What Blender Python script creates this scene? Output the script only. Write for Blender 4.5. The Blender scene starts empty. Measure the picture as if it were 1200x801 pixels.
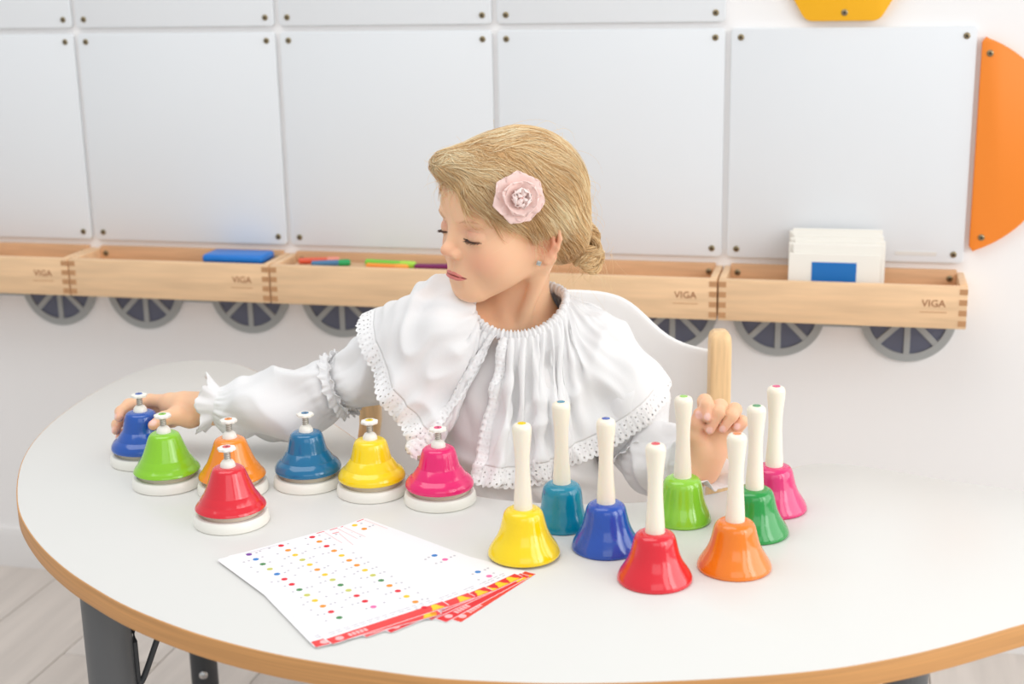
import bpy, bmesh, math, random
import numpy as np
from mathutils import Vector, Matrix

SC = bpy.context.scene
COL = SC.collection
rng = np.random.default_rng(7)
random.seed(7)

# ------------------------------------------------------------------ camera, world, lights, exposure
PITCH, ROLL = math.radians(14.83), math.radians(-1.10)
TZ = 0.58                                   # height of the table top
_up0 = np.array([0, math.sin(PITCH), math.cos(PITCH)])
_fw = np.array([0, math.cos(PITCH), -math.sin(PITCH)])
_cr, _sr = math.cos(ROLL), math.sin(ROLL)
_rt = _cr * np.array([1., 0, 0]) + _sr * _up0
_dn = _sr * np.array([1., 0, 0]) - _cr * _up0
cam_data = bpy.data.cameras.new('camera')
cam = bpy.data.objects.new('camera', cam_data)
COL.objects.link(cam)
cam_data.sensor_width = 36.0
cam_data.lens = 50.0
cam_data.clip_start = 0.05
cam.matrix_world = Matrix(((_rt[0], -_dn[0], -_fw[0], 0), (_rt[1], -_dn[1], -_fw[1], 0),
                           (_rt[2], -_dn[2], -_fw[2], 1.19), (0, 0, 0, 1)))
cam_data.dof.use_dof = True
cam_data.dof.focus_distance = 1.67
cam_data.dof.aperture_fstop = 5.0
SC.camera = cam

world = bpy.data.worlds.new('world')
SC.world = world
world.use_nodes = True
_bg = world.node_tree.nodes['Background']
_bg.inputs[0].default_value = (0.955, 0.98, 1.0, 1)
_bg.inputs[1].default_value = 0.58


def area_light(name, loc, target, sx, sy, power, color=(1, 1, 1)):
    d = bpy.data.lights.new(name, 'AREA')
    d.shape = 'RECTANGLE'
    d.size, d.size_y, d.energy, d.color = sx, sy, power, color
    o = bpy.data.objects.new(name, d)
    COL.objects.link(o)
    o.location = loc
    o.rotation_euler = (Vector(target) - Vector(loc)).to_track_quat('-Z', 'Y').to_euler()
    return o


# a wide window front on the right, two brighter panes of it nearer the camera, ceiling lamps, and an added fill light behind the camera
area_light('window_front', (2.75, 0.75, 1.55), (0.0, 1.45, 0.95), 3.0, 1.9, 36, (1.0, 0.995, 0.985))
area_light('window_daylight', (2.05, 0.05, 1.75), (0.0, 1.7, 0.75), 0.62, 1.5, 7, (1.0, 0.995, 0.99))
area_light('window_daylight', (1.45, -0.45, 1.75), (0.0, 1.7, 0.75), 0.62, 1.5, 7, (1.0, 0.995, 0.99))
area_light('ceiling_lamp', (-0.85, 1.30, 2.72), (-0.85, 1.31, 0.0), 2.4, 1.5, 21, (1.0, 0.995, 0.985))
area_light('fill_rear', (0.3, -1.8, 2.2), (0.0, 1.9, 0.7), 2.2, 1.4, 9, (0.97, 0.985, 1.0))

SC.view_settings.view_transform = 'Standard'
SC.view_settings.look = 'None'
SC.view_settings.gamma = 1.0
SC.view_settings.use_curve_mapping = False
SC.view_settings.exposure = 0.11

# ------------------------------------------------------------------ helpers


def srgb(r, g, b):
    def f(c):
        c /= 255.0
        return c / 12.92 if c <= 0.04045 else ((c + 0.055) / 1.055) ** 2.4
    return (f(r), f(g), f(b), 1.0)


def mat(name, col, rough=0.5, spec=0.5, coat=0.0, bump=None, noise=None, sss=0.0, metal=0.0, transl=0.0, sheen=0.0):
    """principled material; noise=(scale, amount, stretch) varies the colour; bump=(scale, strength, stretch)"""
    m = bpy.data.materials.new(name)
    m.use_nodes = True
    nt = m.node_tree
    b = nt.nodes['Principled BSDF']
    b.inputs['Base Color'].default_value = col
    b.inputs['Roughness'].default_value = rough
    b.inputs['Specular IOR Level'].default_value = spec
    b.inputs['Coat Weight'].default_value = coat
    b.inputs['Coat Roughness'].default_value = 0.05
    b.inputs['Metallic'].default_value = metal
    if sss:
        b.inputs['Subsurface Weight'].default_value = sss
        b.inputs['Subsurface Radius'].default_value = (1.0, 0.35, 0.2)
        b.inputs['Subsurface Scale'].default_value = 0.006
    if sheen:
        b.inputs['Sheen Weight'].default_value = sheen
    tc = nt.nodes.new('ShaderNodeTexCoord')

    def ntex(scale, stretch, detail=4):
        mp = nt.nodes.new('ShaderNodeMapping')
        mp.inputs['Scale'].default_value = stretch
        nt.links.new(tc.outputs['Object'], mp.inputs['Vector'])
        t = nt.nodes.new('ShaderNodeTexNoise')
        t.inputs['Scale'].default_value = scale
        t.inputs['Detail'].default_value = detail
        nt.links.new(mp.outputs['Vector'], t.inputs['Vector'])
        return t
    if noise:
        t = ntex(noise[0], noise[2])
        r = nt.nodes.new('ShaderNodeValToRGB')
        a = noise[1]
        r.color_ramp.elements[0].position = 0.3
        r.color_ramp.elements[1].position = 0.7
        r.color_ramp.elements[0].color = tuple(c * (1 - a) for c in col[:3]) + (1,)
        r.color_ramp.elements[1].color = tuple(min(1, c * (1 + a)) for c in col[:3]) + (1,)
        nt.links.new(t.outputs['Fac'], r.inputs['Fac'])
        nt.links.new(r.outputs['Color'], b.inputs['Base Color'])
    if bump:
        t = ntex(bump[0], bump[2])
        bp = nt.nodes.new('ShaderNodeBump')
        bp.inputs['Strength'].default_value = bump[1]
        bp.inputs['Distance'].default_value = 0.002
        nt.links.new(t.outputs['Fac'], bp.inputs['Height'])
        nt.links.new(bp.outputs['Normal'], b.inputs['Normal'])
    if transl:
        tr = nt.nodes.new('ShaderNodeBsdfTranslucent')
        tr.inputs['Color'].default_value = col
        mx = nt.nodes.new('ShaderNodeMixShader')
        mx.inputs['Fac'].default_value = transl
        nt.links.new(b.outputs[0], mx.inputs[1])
        nt.links.new(tr.outputs[0], mx.inputs[2])
        nt.links.new(mx.outputs[0], nt.nodes['Material Output'].inputs['Surface'])
    return m


def make_mesh(name, verts, faces, smooth=None):
    me = bpy.data.meshes.new(name)
    v = np.asarray(verts, dtype=np.float64)
    me.from_pydata(v.tolist(), [], [tuple(int(i) for i in f) for f in faces])
    me.update()
    if smooth is not None:
        me.shade_smooth()
        if smooth < 180:
            me.set_sharp_from_angle(angle=math.radians(smooth))
    return me


def quad_mesh(name, verts, quads):
    """fast path for big all-quad meshes, smooth shaded"""
    me = bpy.data.meshes.new(name)
    v = np.ascontiguousarray(verts, dtype=np.float32)
    q = np.ascontiguousarray(quads, dtype=np.int32)
    me.vertices.add(len(v))
    me.vertices.foreach_set('co', v.ravel())
    me.loops.add(q.size)
    me.loops.foreach_set('vertex_index', q.ravel())
    me.polygons.add(len(q))
    me.polygons.foreach_set('loop_start', np.arange(0, q.size, q.shape[1], dtype=np.int32))
    me.polygons.foreach_set('loop_total', np.full(len(q), q.shape[1], dtype=np.int32))
    me.update(calc_edges=True)
    me.validate()
    me.shade_smooth()
    return me


def obj(name, me, m=None, parent=None, loc=None, rot=None):
    o = bpy.data.objects.new(name, me)
    COL.objects.link(o)
    if m is not None and me is not None and len(me.materials) == 0:
        me.materials.append(m)
    if parent is not None:
        o.parent = parent
    if loc is not None:
        o.location = loc
    if rot is not None:
        o.rotation_euler = rot
    return o


def tag(o, label, cat, group=None, kind=None):
    o['label'] = label
    o['category'] = cat
    if group:
        o['group'] = group
    if kind:
        o['kind'] = kind
    return o


def thing(name, label, cat, loc=(0, 0, 0), rz=0.0, group=None):
    o = bpy.data.objects.new(name, None)
    o.empty_display_size = 0.05
    COL.objects.link(o)
    o.location = loc
    o.rotation_euler = (0, 0, rz)
    return tag(o, label, cat, group)


def struct(name, me, m, loc=None, rot=None):
    o = obj(name, me, m, None, loc, rot)
    o['kind'] = 'structure'
    return o


def dup(root, loc, rz, label, mats=None):
    """copy of a thing with its parts and sub-parts; mats maps a part name to a material"""
    def cp(o, parent):
        c = o.copy()
        COL.objects.link(c)
        if parent is not None:
            c.parent = parent
            c.matrix_parent_inverse = o.matrix_parent_inverse.copy()
        base = o.name.split('.')[0]
        if mats and base in mats and o.data is not None:
            c.data = o.data.copy()
            c.data.materials.clear()
            c.data.materials.append(mats[base])
        for ch in o.children:
            cp(ch, c)
        return c
    r = cp(root, None)
    r.location = loc
    r.rotation_euler = (0, 0, rz)
    r['label'] = label
    return r


def box_mesh(name, lo, hi, bevel=0.0, seg=2):
    bm = bmesh.new()
    bmesh.ops.create_cube(bm, size=1.0)
    lo, hi = np.array(lo, float), np.array(hi, float)
    for v in bm.verts:
        v.co = Vector([(lo[i] + hi[i]) / 2 + v.co[i] * (hi[i] - lo[i]) for i in range(3)])
    if bevel:
        bmesh.ops.bevel(bm, geom=bm.edges[:], offset=bevel, segments=seg, affect='EDGES', profile=0.5)
    me = bpy.data.meshes.new(name)
    bm.to_mesh(me)
    bm.free()
    me.shade_smooth()
    me.set_sharp_from_angle(angle=math.radians(35))
    return me


def lathe(name, prof, seg=48, smooth=35, warp=None):
    """prof: list of (r, z) top to bottom or bottom to top"""
    V, Fc = [], []
    n = len(prof)
    for r, z in prof:
        for k in range(seg):
            a = 2 * math.pi * k / seg
            rr = r * (1 + (warp(a, z) if warp else 0))
            V.append((rr * math.cos(a), rr * math.sin(a), z))
    for i in range(n - 1):
        for k in range(seg):
            a, b = i * seg + k, i * seg + (k + 1) % seg
            Fc.append((a, b, b + seg, a + seg))
    V.append((0, 0, prof[0][1])); V.append((0, 0, prof[-1][1]))
    c0, c1 = len(V) - 2, len(V) - 1
    for k in range(seg):
        Fc.append((c0, (k + 1) % seg, k))
        o = (n - 1) * seg
        Fc.append((c1, o + k, o + (k + 1) % seg))
    bm = bmesh.new()
    me = make_mesh(name, V, Fc)
    bm.from_mesh(me)
    bmesh.ops.recalc_face_normals(bm, faces=bm.faces[:])
    bm.to_mesh(me); bm.free()
    me.shade_smooth()
    me.set_sharp_from_angle(angle=math.radians(smooth))
    return me


def smooth_prof(pts, n=40):
    """Catmull-Rom through (r, z) points"""
    return catmull(np.array(pts, float), n, False).tolist()


def catmull(P, n, closed):
    P = np.asarray(P, float)
    m = len(P)
    segs = m if closed else m - 1
    out = []
    for u in np.linspace(0, segs, n, endpoint=not closed):
        i = min(int(u), segs - 1)
        t = u - i
        if closed:
            p0, p1, p2, p3 = P[(i - 1) % m], P[i % m], P[(i + 1) % m], P[(i + 2) % m]
        else:
            p0, p1, p2, p3 = P[max(i - 1, 0)], P[i], P[i + 1], P[min(i + 2, m - 1)]
        out.append(0.5 * ((2 * p1) + (-p0 + p2) * t + (2 * p0 - 5 * p1 + 4 * p2 - p3) * t * t
                          + (-p0 + 3 * p1 - 3 * p2 + p3) * t ** 3))
    return np.array(out)


def prism(name, outline, z0, z1, bevel=0.0, axis='z', smooth=30):
    """extrude a 2-D outline; axis 'y' puts the outline in the x-z plane with thickness along -y"""
    bm = bmesh.new()
    vs = []
    for x, y in outline:
        vs.append(bm.verts.new((x, y, z0)))
    f = bm.faces.new(vs)
    r = bmesh.ops.extrude_face_region(bm, geom=[f])
    top = [g for g in r['geom'] if isinstance(g, bmesh.types.BMVert)]
    for v in top:
        v.co.z = z1
    bmesh.ops.recalc_face_normals(bm, faces=bm.faces[:])
    if bevel:
        es = [e for e in bm.edges if abs(e.verts[0].co.z - e.verts[1].co.z) < 1e-7]
        bmesh.ops.bevel(bm, geom=es, offset=bevel, segments=2, affect='EDGES', profile=0.5)
    if axis == 'y':
        for v in bm.verts:
            v.co = Vector((v.co.x, -v.co.z, v.co.y))
        bmesh.ops.recalc_face_normals(bm, faces=bm.faces[:])
    me = bpy.data.meshes.new(name)
    bm.to_mesh(me); bm.free()
    me.shade_smooth()
    me.set_sharp_from_angle(angle=math.radians(smooth))
    return me


def tube_arrays(paths, radii, sides=6, closed_caps=True):
    """many tubes at once: paths (S,N,3), radii (S,N) -> verts, quads (no caps)"""
    paths = np.asarray(paths, float)
    S, N, _ = paths.shape
    tan = np.gradient(paths, axis=1)
    tan /= np.linalg.norm(tan, axis=2, keepdims=True) + 1e-12
    ref = np.zeros((S, 1, 3)); ref[..., 2] = 1.0
    par = np.abs(tan[:, :, 2].mean(axis=1)) > 0.9
    ref[par] = (1.0, 0, 0)
    a = np.cross(tan, np.broadcast_to(ref, tan.shape))
    a /= np.linalg.norm(a, axis=2, keepdims=True) + 1e-12
    b = np.cross(tan, a)
    ang = np.arange(sides) * 2 * np.pi / sides
    ring = (a[:, :, None, :] * np.cos(ang)[None, None, :, None] + b[:, :, None, :] * np.sin(ang)[None, None, :, None])
    V = paths[:, :, None, :] + ring * np.asarray(radii)[:, :, None, None]
    idx = np.arange(S * N * sides).reshape(S, N, sides)
    q = np.stack([idx[:, :-1, :], np.roll(idx, -1, axis=2)[:, :-1, :], np.roll(idx, -1, axis=2)[:, 1:, :], idx[:, 1:, :]], axis=-1)
    return V.reshape(-1, 3), q.reshape(-1, 4)


def tube_mesh(name, pts, r, sides=12, n=None, closed=False):
    P = catmull(np.array(pts, float), n or 6 * len(pts), closed)
    R = np.interp(np.linspace(0, 1, len(P)), np.linspace(0, 1, len(r)), r) if hasattr(r, '__len__') else np.full(len(P), r)
    V, Q = tube_arrays(P[None], R[None], sides)
    Q = Q.tolist()
    base = list(range(sides)); end = list(range(len(V) - sides, len(V)))
    return make_mesh(name, V, [tuple(q) for q in Q] + [tuple(base[::-1]), tuple(end)], 50)


# wall frame: s runs along the wall, o is the distance out from it
YAW = math.radians(13.64)
WALL_D = 2.5075
WA = np.array([math.cos(YAW), -math.sin(YAW), 0.0])
WN = np.array([-math.sin(YAW), -math.cos(YAW), 0.0])


def wp(s, o, z):
    p = np.array([0, WALL_D, 0]) + WA * s + WN * o
    return (p[0], p[1], z)


# ------------------------------------------------------------------ materials
M_WALL = mat('wall_paint', srgb(248, 246, 245), 0.75, 0.3, bump=(220, 0.06, (1, 1, 1)))
M_BOARD = mat('whiteboard', srgb(234, 237, 240), 0.32, 0.4)
M_BASEB = mat('baseboard_white', srgb(235, 232, 230), 0.45)
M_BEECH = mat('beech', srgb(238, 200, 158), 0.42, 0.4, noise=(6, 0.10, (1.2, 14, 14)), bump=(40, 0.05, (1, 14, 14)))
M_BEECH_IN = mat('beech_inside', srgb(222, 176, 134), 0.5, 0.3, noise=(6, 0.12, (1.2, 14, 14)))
M_STAMP = mat('burnt_stamp', srgb(165, 108, 70), 0.6)
M_BRASS = mat('screw_brass', srgb(150, 135, 105), 0.35, metal=0.8)
M_DARKREC = mat('screw_recess', srgb(45, 35, 30), 0.6)
M_GREYRIM = mat('wheel_grey', srgb(170, 174, 174), 0.55)
M_SLATE = mat('wheel_slate', srgb(98, 103, 122), 0.6)
M_ORANGE = mat('board_orange', srgb(249, 140, 40), 0.4)
M_YELLOWB = mat('board_yellow', srgb(253, 186, 22), 0.4)
M_TABLE = mat('table_laminate', srgb(226, 225, 221), 0.34, 0.4, bump=(900, 0.02, (1, 1, 1)))
M_EDGE = mat('table_edge', srgb(214, 157, 98), 0.45, 0.4, noise=(5, 0.12, (1, 1, 60)))
M_LEG = mat('leg_grey', srgb(104, 106, 108), 0.42, 0.5, bump=(600, 0.03, (1, 1, 1)))
M_LEGDK = mat('leg_dark', srgb(62, 64, 67), 0.5)
M_CHROME = mat('chrome', srgb(205, 205, 205), 0.22, metal=1.0)
M_IVORY = mat('ivory_plastic', srgb(250, 241, 222), 0.28, 0.5, sss=0.15)
M_WHITEP = mat('white_plastic', srgb(246, 243, 234), 0.25, 0.5)
M_UNDER = mat('bell_inner', srgb(238, 228, 208), 0.5)
M_SPRING = mat('spring_metal', srgb(190, 185, 175), 0.3, metal=1.0)
M_CHAIRW = mat('chair_white', srgb(249, 247, 245), 0.4, 0.4)
M_POST = mat('chair_beech', srgb(240, 202, 152), 0.4, 0.4, noise=(9, 0.12, (14, 14, 1.0)), bump=(40, 0.05, (14, 14, 1)))
M_PAPER = mat('paper', srgb(246, 244, 246), 0.55, 0.3)
M_CARD = mat('card_cream', srgb(246, 242, 233), 0.6)
M_BLUEP = mat('blue_print', srgb(10, 112, 190), 0.5)
M_INK = mat('grey_ink', srgb(196, 192, 200), 0.7)


def lacquer(name, c):
    return mat(name, srgb(*c), 0.16, 0.55, coat=0.5)


# ------------------------------------------------------------------ the room
struct('wall_back', box_mesh('wall_back', (-3.2, 0, 0), (2.6, 0.1, 2.75)), M_WALL, wp(0, 0, 0), (0, 0, -YAW))
flo = struct('floor', box_mesh('floor', (-3.4, -2.6, -0.06), (2.8, 3.6, -0.012)), mat('floor_base', srgb(120, 112, 106), 0.8), (0, 0, 0))
M_FLOOR = []
for k, c in enumerate([(211, 202, 194), (204, 195, 188), (215, 207, 200), (207, 198, 190)]):
    M_FLOOR.append(mat('laminate_plank', srgb(*c), 0.42, 0.35, noise=(2.6, 0.10, (9, 0.8, 9)), bump=(30, 0.04, (9, 0.8, 9))))
PL_W, PL_L = 0.19, 1.28
plank_meshes = []
for k in range(4):
    me = box_mesh('floor_plank', (-PL_W / 2 + .0008, -PL_L / 2 + .0008, -0.012), (PL_W / 2 - .0008, PL_L / 2 - .0008, 0.0), 0.0015, 1)
    me.materials.append(M_FLOOR[k])
    plank_meshes.append(me)
for i in range(-13, 11):
    for j in range(-1, 3):
        off = (i * 0.41) % 1.0
        s, o = i * PL_W, (j + off) * PL_L
        if o + PL_L / 2 < 0.02:
            continue
        c = wp(s - 0.1, 0, 0)
        p = np.array([c[0], c[1]]) + WN[:2] * o
        if o - PL_L / 2 < 0:                    # cut short against the wall
            ln = o + PL_L / 2 - 0.002
            me = box_mesh('floor_plank', (-PL_W / 2 + .0008, -ln / 2, -0.012), (PL_W / 2 - .0008, ln / 2, 0.0), 0.0015, 1)
            me.materials.append(M_FLOOR[(i * 3 + j) % 4])
            p = np.array([c[0], c[1]]) + WN[:2] * (ln / 2 + 0.001)
        else:
            me = plank_meshes[(i * 3 + j * 5) % 4]
        obj('floor_plank', me, None, flo, (p[0], p[1], 0), (0, 0, -YAW))
struct('baseboard_back', prism('baseboard_back', [(0, 0), (0.014, 0), (0.014, 0.07), (0.008, 0.082), (0, 0.085)], -3.2, 2.6), M_BASEB)
_bb = bpy.data.objects['baseboard_back']
_bb.matrix_world = Matrix(((WN[0], 0, WA[0], 0), (WN[1], 0, WA[1], WALL_D), (0, 1, 0, 0), (0, 0, 0, 1)))


def wall_obj(name, me, m, s, o, z, parent=None):
    if parent is None:
        return obj(name, me, m, None, wp(s, o, z), (0, 0, -YAW))
    return obj(name, me, m, parent, (s, -o, z))


# --- whiteboard panels with their screws
screw_me = lathe('screw', [(0.0001, 0.0022), (0.0035, 0.0022), (0.0052, 0.0012), (0.0055, 0.0)], 16)
screw_me.materials.append(M_BRASS)
dot_me = lathe('recess', [(0.0001, 0.0026), (0.0022, 0.0026), (0.0022, 0.002)], 10)
dot_me.materials.append(M_DARKREC)


def rounded_rect(x0, z0, x1, z1, r, n=5):
    pts = []
    for cx, cz, a0 in ((x1 - r, z0 + r, -90), (x1 - r, z1 - r, 0), (x0 + r, z1 - r, 90), (x0 + r, z0 + r, 180)):
        for k in range(n + 1):
            a = math.radians(a0 + 90 * k / n)
            pts.append((cx + r * math.cos(a), cz + r * math.sin(a)))
    return pts


def add_screw(par, s, z, o):
    a = obj('screw', screw_me, None, par, (s, -o, z), (math.radians(90), 0, 0))
    obj('recess', dot_me, None, a)


PW, GAP = 0.40, 0.0050
board_me = prism('whiteboard_panel', rounded_rect(GAP, GAP, PW - GAP, 0.396 - GAP, 0.007), 0.0, 0.008, 0.0015, 'y')
board_me.materials.append(M_BOARD)
cols = [-1.2188, -0.8188, -0.4188, -0.0188, 0.3812]
place = ['far left', 'second from the left', 'left of the seated girl', 'behind and right of the girl\'s head', 'rightmost, beside the orange half disc']
for row, z0 in ((0, 0.6915), (1, 1.0878)):
    for i, s0 in enumerate(cols):
        if row == 1 and i == 4:
            continue
        lab = ('white square board, lower row, ' + place[i]) if row == 0 else \
            ('white board in the upper row, ' + place[i])
        b = thing('whiteboard', lab, 'whiteboard', wp(s0, 0.001, z0), -YAW, 'white boards on the back wall')
        obj('panel', board_me, None, b)
        for sx in (0.021, PW - 0.021):
            for sz in (0.020, 0.396 - 0.020):
                add_screw(b, sx, sz, 0.0078)
        if row == 0 and i == 4:
            obj('maker_strip', box_mesh('maker_strip', (0.285, -0.0086, 0.017), (0.352, -0.008, 0.0235)), mat('faint_strip', srgb(228, 224, 218), 0.6), b)

# --- orange disc segment and yellow hexagon
R_, a_ = 0.183, 0.054
segp = []
amax = math.acos(a_ / R_)
for k in range(41):
    t = -amax + 2 * amax * k / 40
    segp.append((R_ * math.cos(t) - a_, R_ * math.sin(t)))
# round the two corners a little
segp[0] = (0.006, segp[0][1] + 0.001); segp[-1] = (0.006, segp[-1][1] - 0.001)
segp = segp + [(0.0, segp[-1][1] - 0.008), (0.0, segp[0][1] + 0.008)]
b = thing('orange_board', 'orange half-disc board on the wall right of the whiteboards', 'wall board', wp(0.784, 0.001, 0.892), -YAW)
obj('panel', prism('panel', segp, 0, 0.012, 0.0015, 'y'), M_ORANGE, b)
for s, z in ((0.013, 0.148), (0.018, -0.150), (0.117, 0.0)):
    add_screw(b, s, z, 0.0118)
hexp = []
HR = 0.117
for k in range(6):
    A0 = math.radians(60 * k)
    v = np.array([math.cos(A0), math.sin(A0)]) * HR
    pv = np.array([math.cos(A0 - math.pi / 3), math.sin(A0 - math.pi / 3)]) * HR
    nv = np.array([math.cos(A0 + math.pi / 3), math.sin(A0 + math.pi / 3)]) * HR
    q0, q2 = v + (pv - v) * 0.10, v + (nv - v) * 0.10
    for t in np.linspace(0, 1, 6):
        hexp.append(tuple((1 - t) ** 2 * q0 + 2 * t * (1 - t) * v + t * t * q2))
b = thing('yellow_board', 'yellow hexagonal board with rounded corners at the top edge above the whiteboards', 'wall board',
          wp(0.565, 0.001, 1.0925 + HR * 0.866), -YAW)
obj('panel', prism('panel', hexp, 0, 0.014, 0.0015, 'y'), M_YELLOWB, b)
for s, z in ((0.003, -0.088), (-0.08, 0.05), (0.08, 0.05)):
    add_screw(b, s, z, 0.0138)


# --- wooden wall trays
def text_mesh(name, body, size, align='CENTER', ext=0.0):
    cu = bpy.data.curves.new(name, 'FONT')
    cu.body = body
    cu.size = size
    cu.align_x = align
    cu.align_y = 'CENTER'
    cu.extrude = ext
    cu.resolution_u = 2
    o = bpy.data.objects.new(name, cu)
    COL.objects.link(o)
    dg = bpy.context.evaluated_depsgraph_get()
    dg.update()
    me = bpy.data.meshes.new_from_object(o.evaluated_get(dg))
    bpy.data.objects.remove(o)
    bpy.data.curves.remove(cu)
    return me


viga_me = text_mesh('stamp', 'VIGA', 0.0165, ext=0.0002)
viga_me.materials.append(M_STAMP)
TD, TZ0, TZ1 = 0.110, 0.609, 0.679
tw = PW - 0.002
tray_parts = {
    'front_panel': box_mesh('front_panel', (0.001, -TD, 0), (tw, -TD + 0.012, TZ1 - TZ0), 0.0012),
    'back_panel': box_mesh('back_panel', (0.013, -0.012, 0.0), (tw - 0.012, -0.0005, TZ1 - TZ0 + 0.006), 0.001),
    'bottom_panel': box_mesh('bottom_panel', (0.013, -TD + 0.012, 0.006), (tw - 0.012, -0.012, 0.014)),
    'side_left': box_mesh('side_panel', (0.001, -TD + 0.012, 0), (0.013, -0.0005, TZ1 - TZ0 + 0.001), 0.0012),
    'side_right': box_mesh('side_panel', (tw - 0.012, -TD + 0.012, 0), (tw, -0.0005, TZ1 - TZ0 + 0.001), 0.0012)}
finger_me = box_mesh('finger_joint', (-0.0062, -0.0004, -0.0045), (0.0062, 0.0004, 0.0045))
finger_me.materials.append(mat('end_grain', srgb(196, 146, 102), 0.6))
tray_lab = ['empty wooden tray at the far left of the wall', 'wooden wall tray holding the blue case', 'wooden wall tray holding coloured pens left of the girl',
            'wooden wall tray behind the right of the chair back', 'wooden wall tray at the right end holding white cards']
for i, s0 in enumerate(cols):
    t = thing('wall_tray', tray_lab[i], 'tray', wp(s0, 0, TZ0), -YAW, 'wooden trays along the back wall')
    for nm, me in tray_parts.items():
        pn = 'side_panel' if nm.startswith('side') else nm
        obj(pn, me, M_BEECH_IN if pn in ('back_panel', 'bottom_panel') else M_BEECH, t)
    for k in range(4):
        z = 0.009 + k * 0.0175
        obj('finger_joint', finger_me, None, t, (0.0072, -TD - 0.0001, z))
        obj('finger_joint', finger_me, None, t, (tw - 0.0062, -TD - 0.0001, z))
    if i != 2 or True:
        st = obj('stamp', viga_me, None, t, (tw - 0.052, -TD - 0.0003, 0.041), (math.radians(90), 0, 0))
        obj('stamp_line', box_mesh('stamp_line', (-0.021, -0.0011, 0), (0.021, 0.0, 0.0003)), mat('faint_stamp', srgb(205, 158, 116), 0.6), st, (0, -0.0135, 0))
    for s in (0.024, tw - 0.023):
        add_screw(t, s, 0.062, 0.0118)

# --- grey train wheels under the trays
wheel_disc = prism('wheel_disc', [(0.074 * math.cos(2 * math.pi * k / 48), 0.074 * math.sin(2 * math.pi * k / 48)) for k in range(48)], 0, 0.005, 0, 'y')
wheel_disc.materials.append(M_SLATE)


def ring_mesh(name, r0, r1, y0, y1, seg=56):
    V, Fc = [], []
    for k in range(seg):
        a = 2 * math.pi * k / seg
        for r, y in ((r0, y0), (r1, y0), (r1, y1), (r0, y1)):
            V.append((r * math.cos(a), -y, r * math.sin(a)))
    for k in range(seg):
        a, c = 4 * k, 4 * ((k + 1) % seg)
        for j in range(4):
            Fc.append((a + j, a + (j + 1) % 4, c + (j + 1) % 4, c + j))
    return make_mesh(name, V, Fc, 40)


rim_me = ring_mesh('wheel_rim', 0.066, 0.0795, 0.0, 0.008)
rim_me.materials.append(M_GREYRIM)
hub_me = ring_mesh('wheel_hub', 0.001, 0.016, 0.0, 0.009, 24)
hub_me.materials.append(M_GREYRIM)
spoke_me = box_mesh('wheel_spoke', (-0.0052, -0.0075, 0.014), (0.0052, 0.0, 0.068), 0.0008, 1)
spoke_me.materials.append(M_GREYRIM)
bar_me = box_mesh('axle_bar', (0.0955, -0.004, -0.024), (0.312, 0.0, 0.012), 0.0008, 1)
bar_me.materials.append(M_GREYRIM)
wl = ['far left', 'under the tray with the blue case', 'under the pen tray left of the girl', 'mostly hidden behind the chair', 'under the right end tray']
for i, s0 in enumerate(cols):
    w = thing('wheel_plaque', 'grey pair of toy train wheels, ' + wl[i], 'wall decoration', wp(s0, 0.0005, 0.603), -YAW, 'train wheels under the trays')
    obj('axle_bar', bar_me, None, w)
    for off in (0.0955, 0.312):
        d = obj('wheel', wheel_disc, None, w, (off, 0, 0))
        obj('rim', rim_me, None, d)
        obj('hub', hub_me, None, d)
        for k in range(8):
            obj('spoke', spoke_me, None, d, None, (0, math.radians(45 * k), 0))

# --- things lying in the trays
t = thing('blue_case', 'flat blue case lying in the second wooden tray from the left', 'case', wp(-0.498, 0.062, TZ0 + 0.014), -YAW)
obj('lower_shell', box_mesh('lower_shell', (-0.058, -0.03, 0), (0.058, 0.03, 0.052), 0.006, 3), mat('case_dark', srgb(15, 60, 125), 0.35), t)
obj('lid', box_mesh('lid', (-0.059, -0.031, 0.0525), (0.059, 0.031, 0.068), 0.006, 3), mat('case_blue', srgb(10, 118, 208), 0.3), t)


def pen(label, s, o, z, ang, c_body, c_cap, ln=0.12, r=0.0055):
    p = thing('marker_pen', label, 'pen', wp(s, o, z), -YAW + ang, 'coloured pens in the wooden tray')
    mb, mc = mat('pen_body', srgb(*c_body), 0.35), mat('pen_cap', srgb(*c_cap), 0.35)
    a = obj('barrel', lathe('barrel', [(0.003, -ln * .5), (r, -ln * .5 + .002), (r, ln * .2)], 16), mb, p, (0, 0, 0), (0, math.radians(90), 0))
    obj('cap', lathe('cap', [(r + .0006, ln * .2), (r + .0006, ln * .45), (r * .7, ln * .5)], 16), mc, p, (0, 0, 0), (0, math.radians(90), 0))


zt = TZ0 + 0.014
M_PENBOX = mat('pen_box', srgb(226, 186, 146), 0.6)
sup = thing('pen_rack', 'low wooden rack raising the pens in the third tray', 'rack', wp(-0.225, 0.06, zt), -YAW)
obj('board', box_mesh('board', (-0.165, -0.035, 0.036), (0.165, 0.030, 0.049), 0.001), M_PENBOX, sup)
for sx in (-0.15, 0.15):
    obj('foot', box_mesh('foot', (sx - 0.01, -0.032, 0), (sx + 0.01, 0.028, 0.036), 0.001), M_PENBOX, sup)
zr = zt + 0.049
pen('red marker pen at the left of the pen tray', -0.345, 0.052, zr + 0.0062, 0.25, (228, 92, 62), (240, 150, 130), 0.075)
pen('short pen with a green cap beside the red pen', -0.315, 0.072, zr + 0.0062, 0.35, (70, 120, 160), (30, 160, 90), 0.07)
pen('lime green pen lying across the middle of the pen tray', -0.205, 0.062, zr + 0.0062, -0.12, (120, 205, 60), (170, 225, 70), 0.10, 0.0062)
pen('orange pen in front of the lime green pen', -0.205, 0.083, zr + 0.0056, -0.06, (248, 150, 50), (248, 165, 60), 0.08, 0.005)
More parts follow.
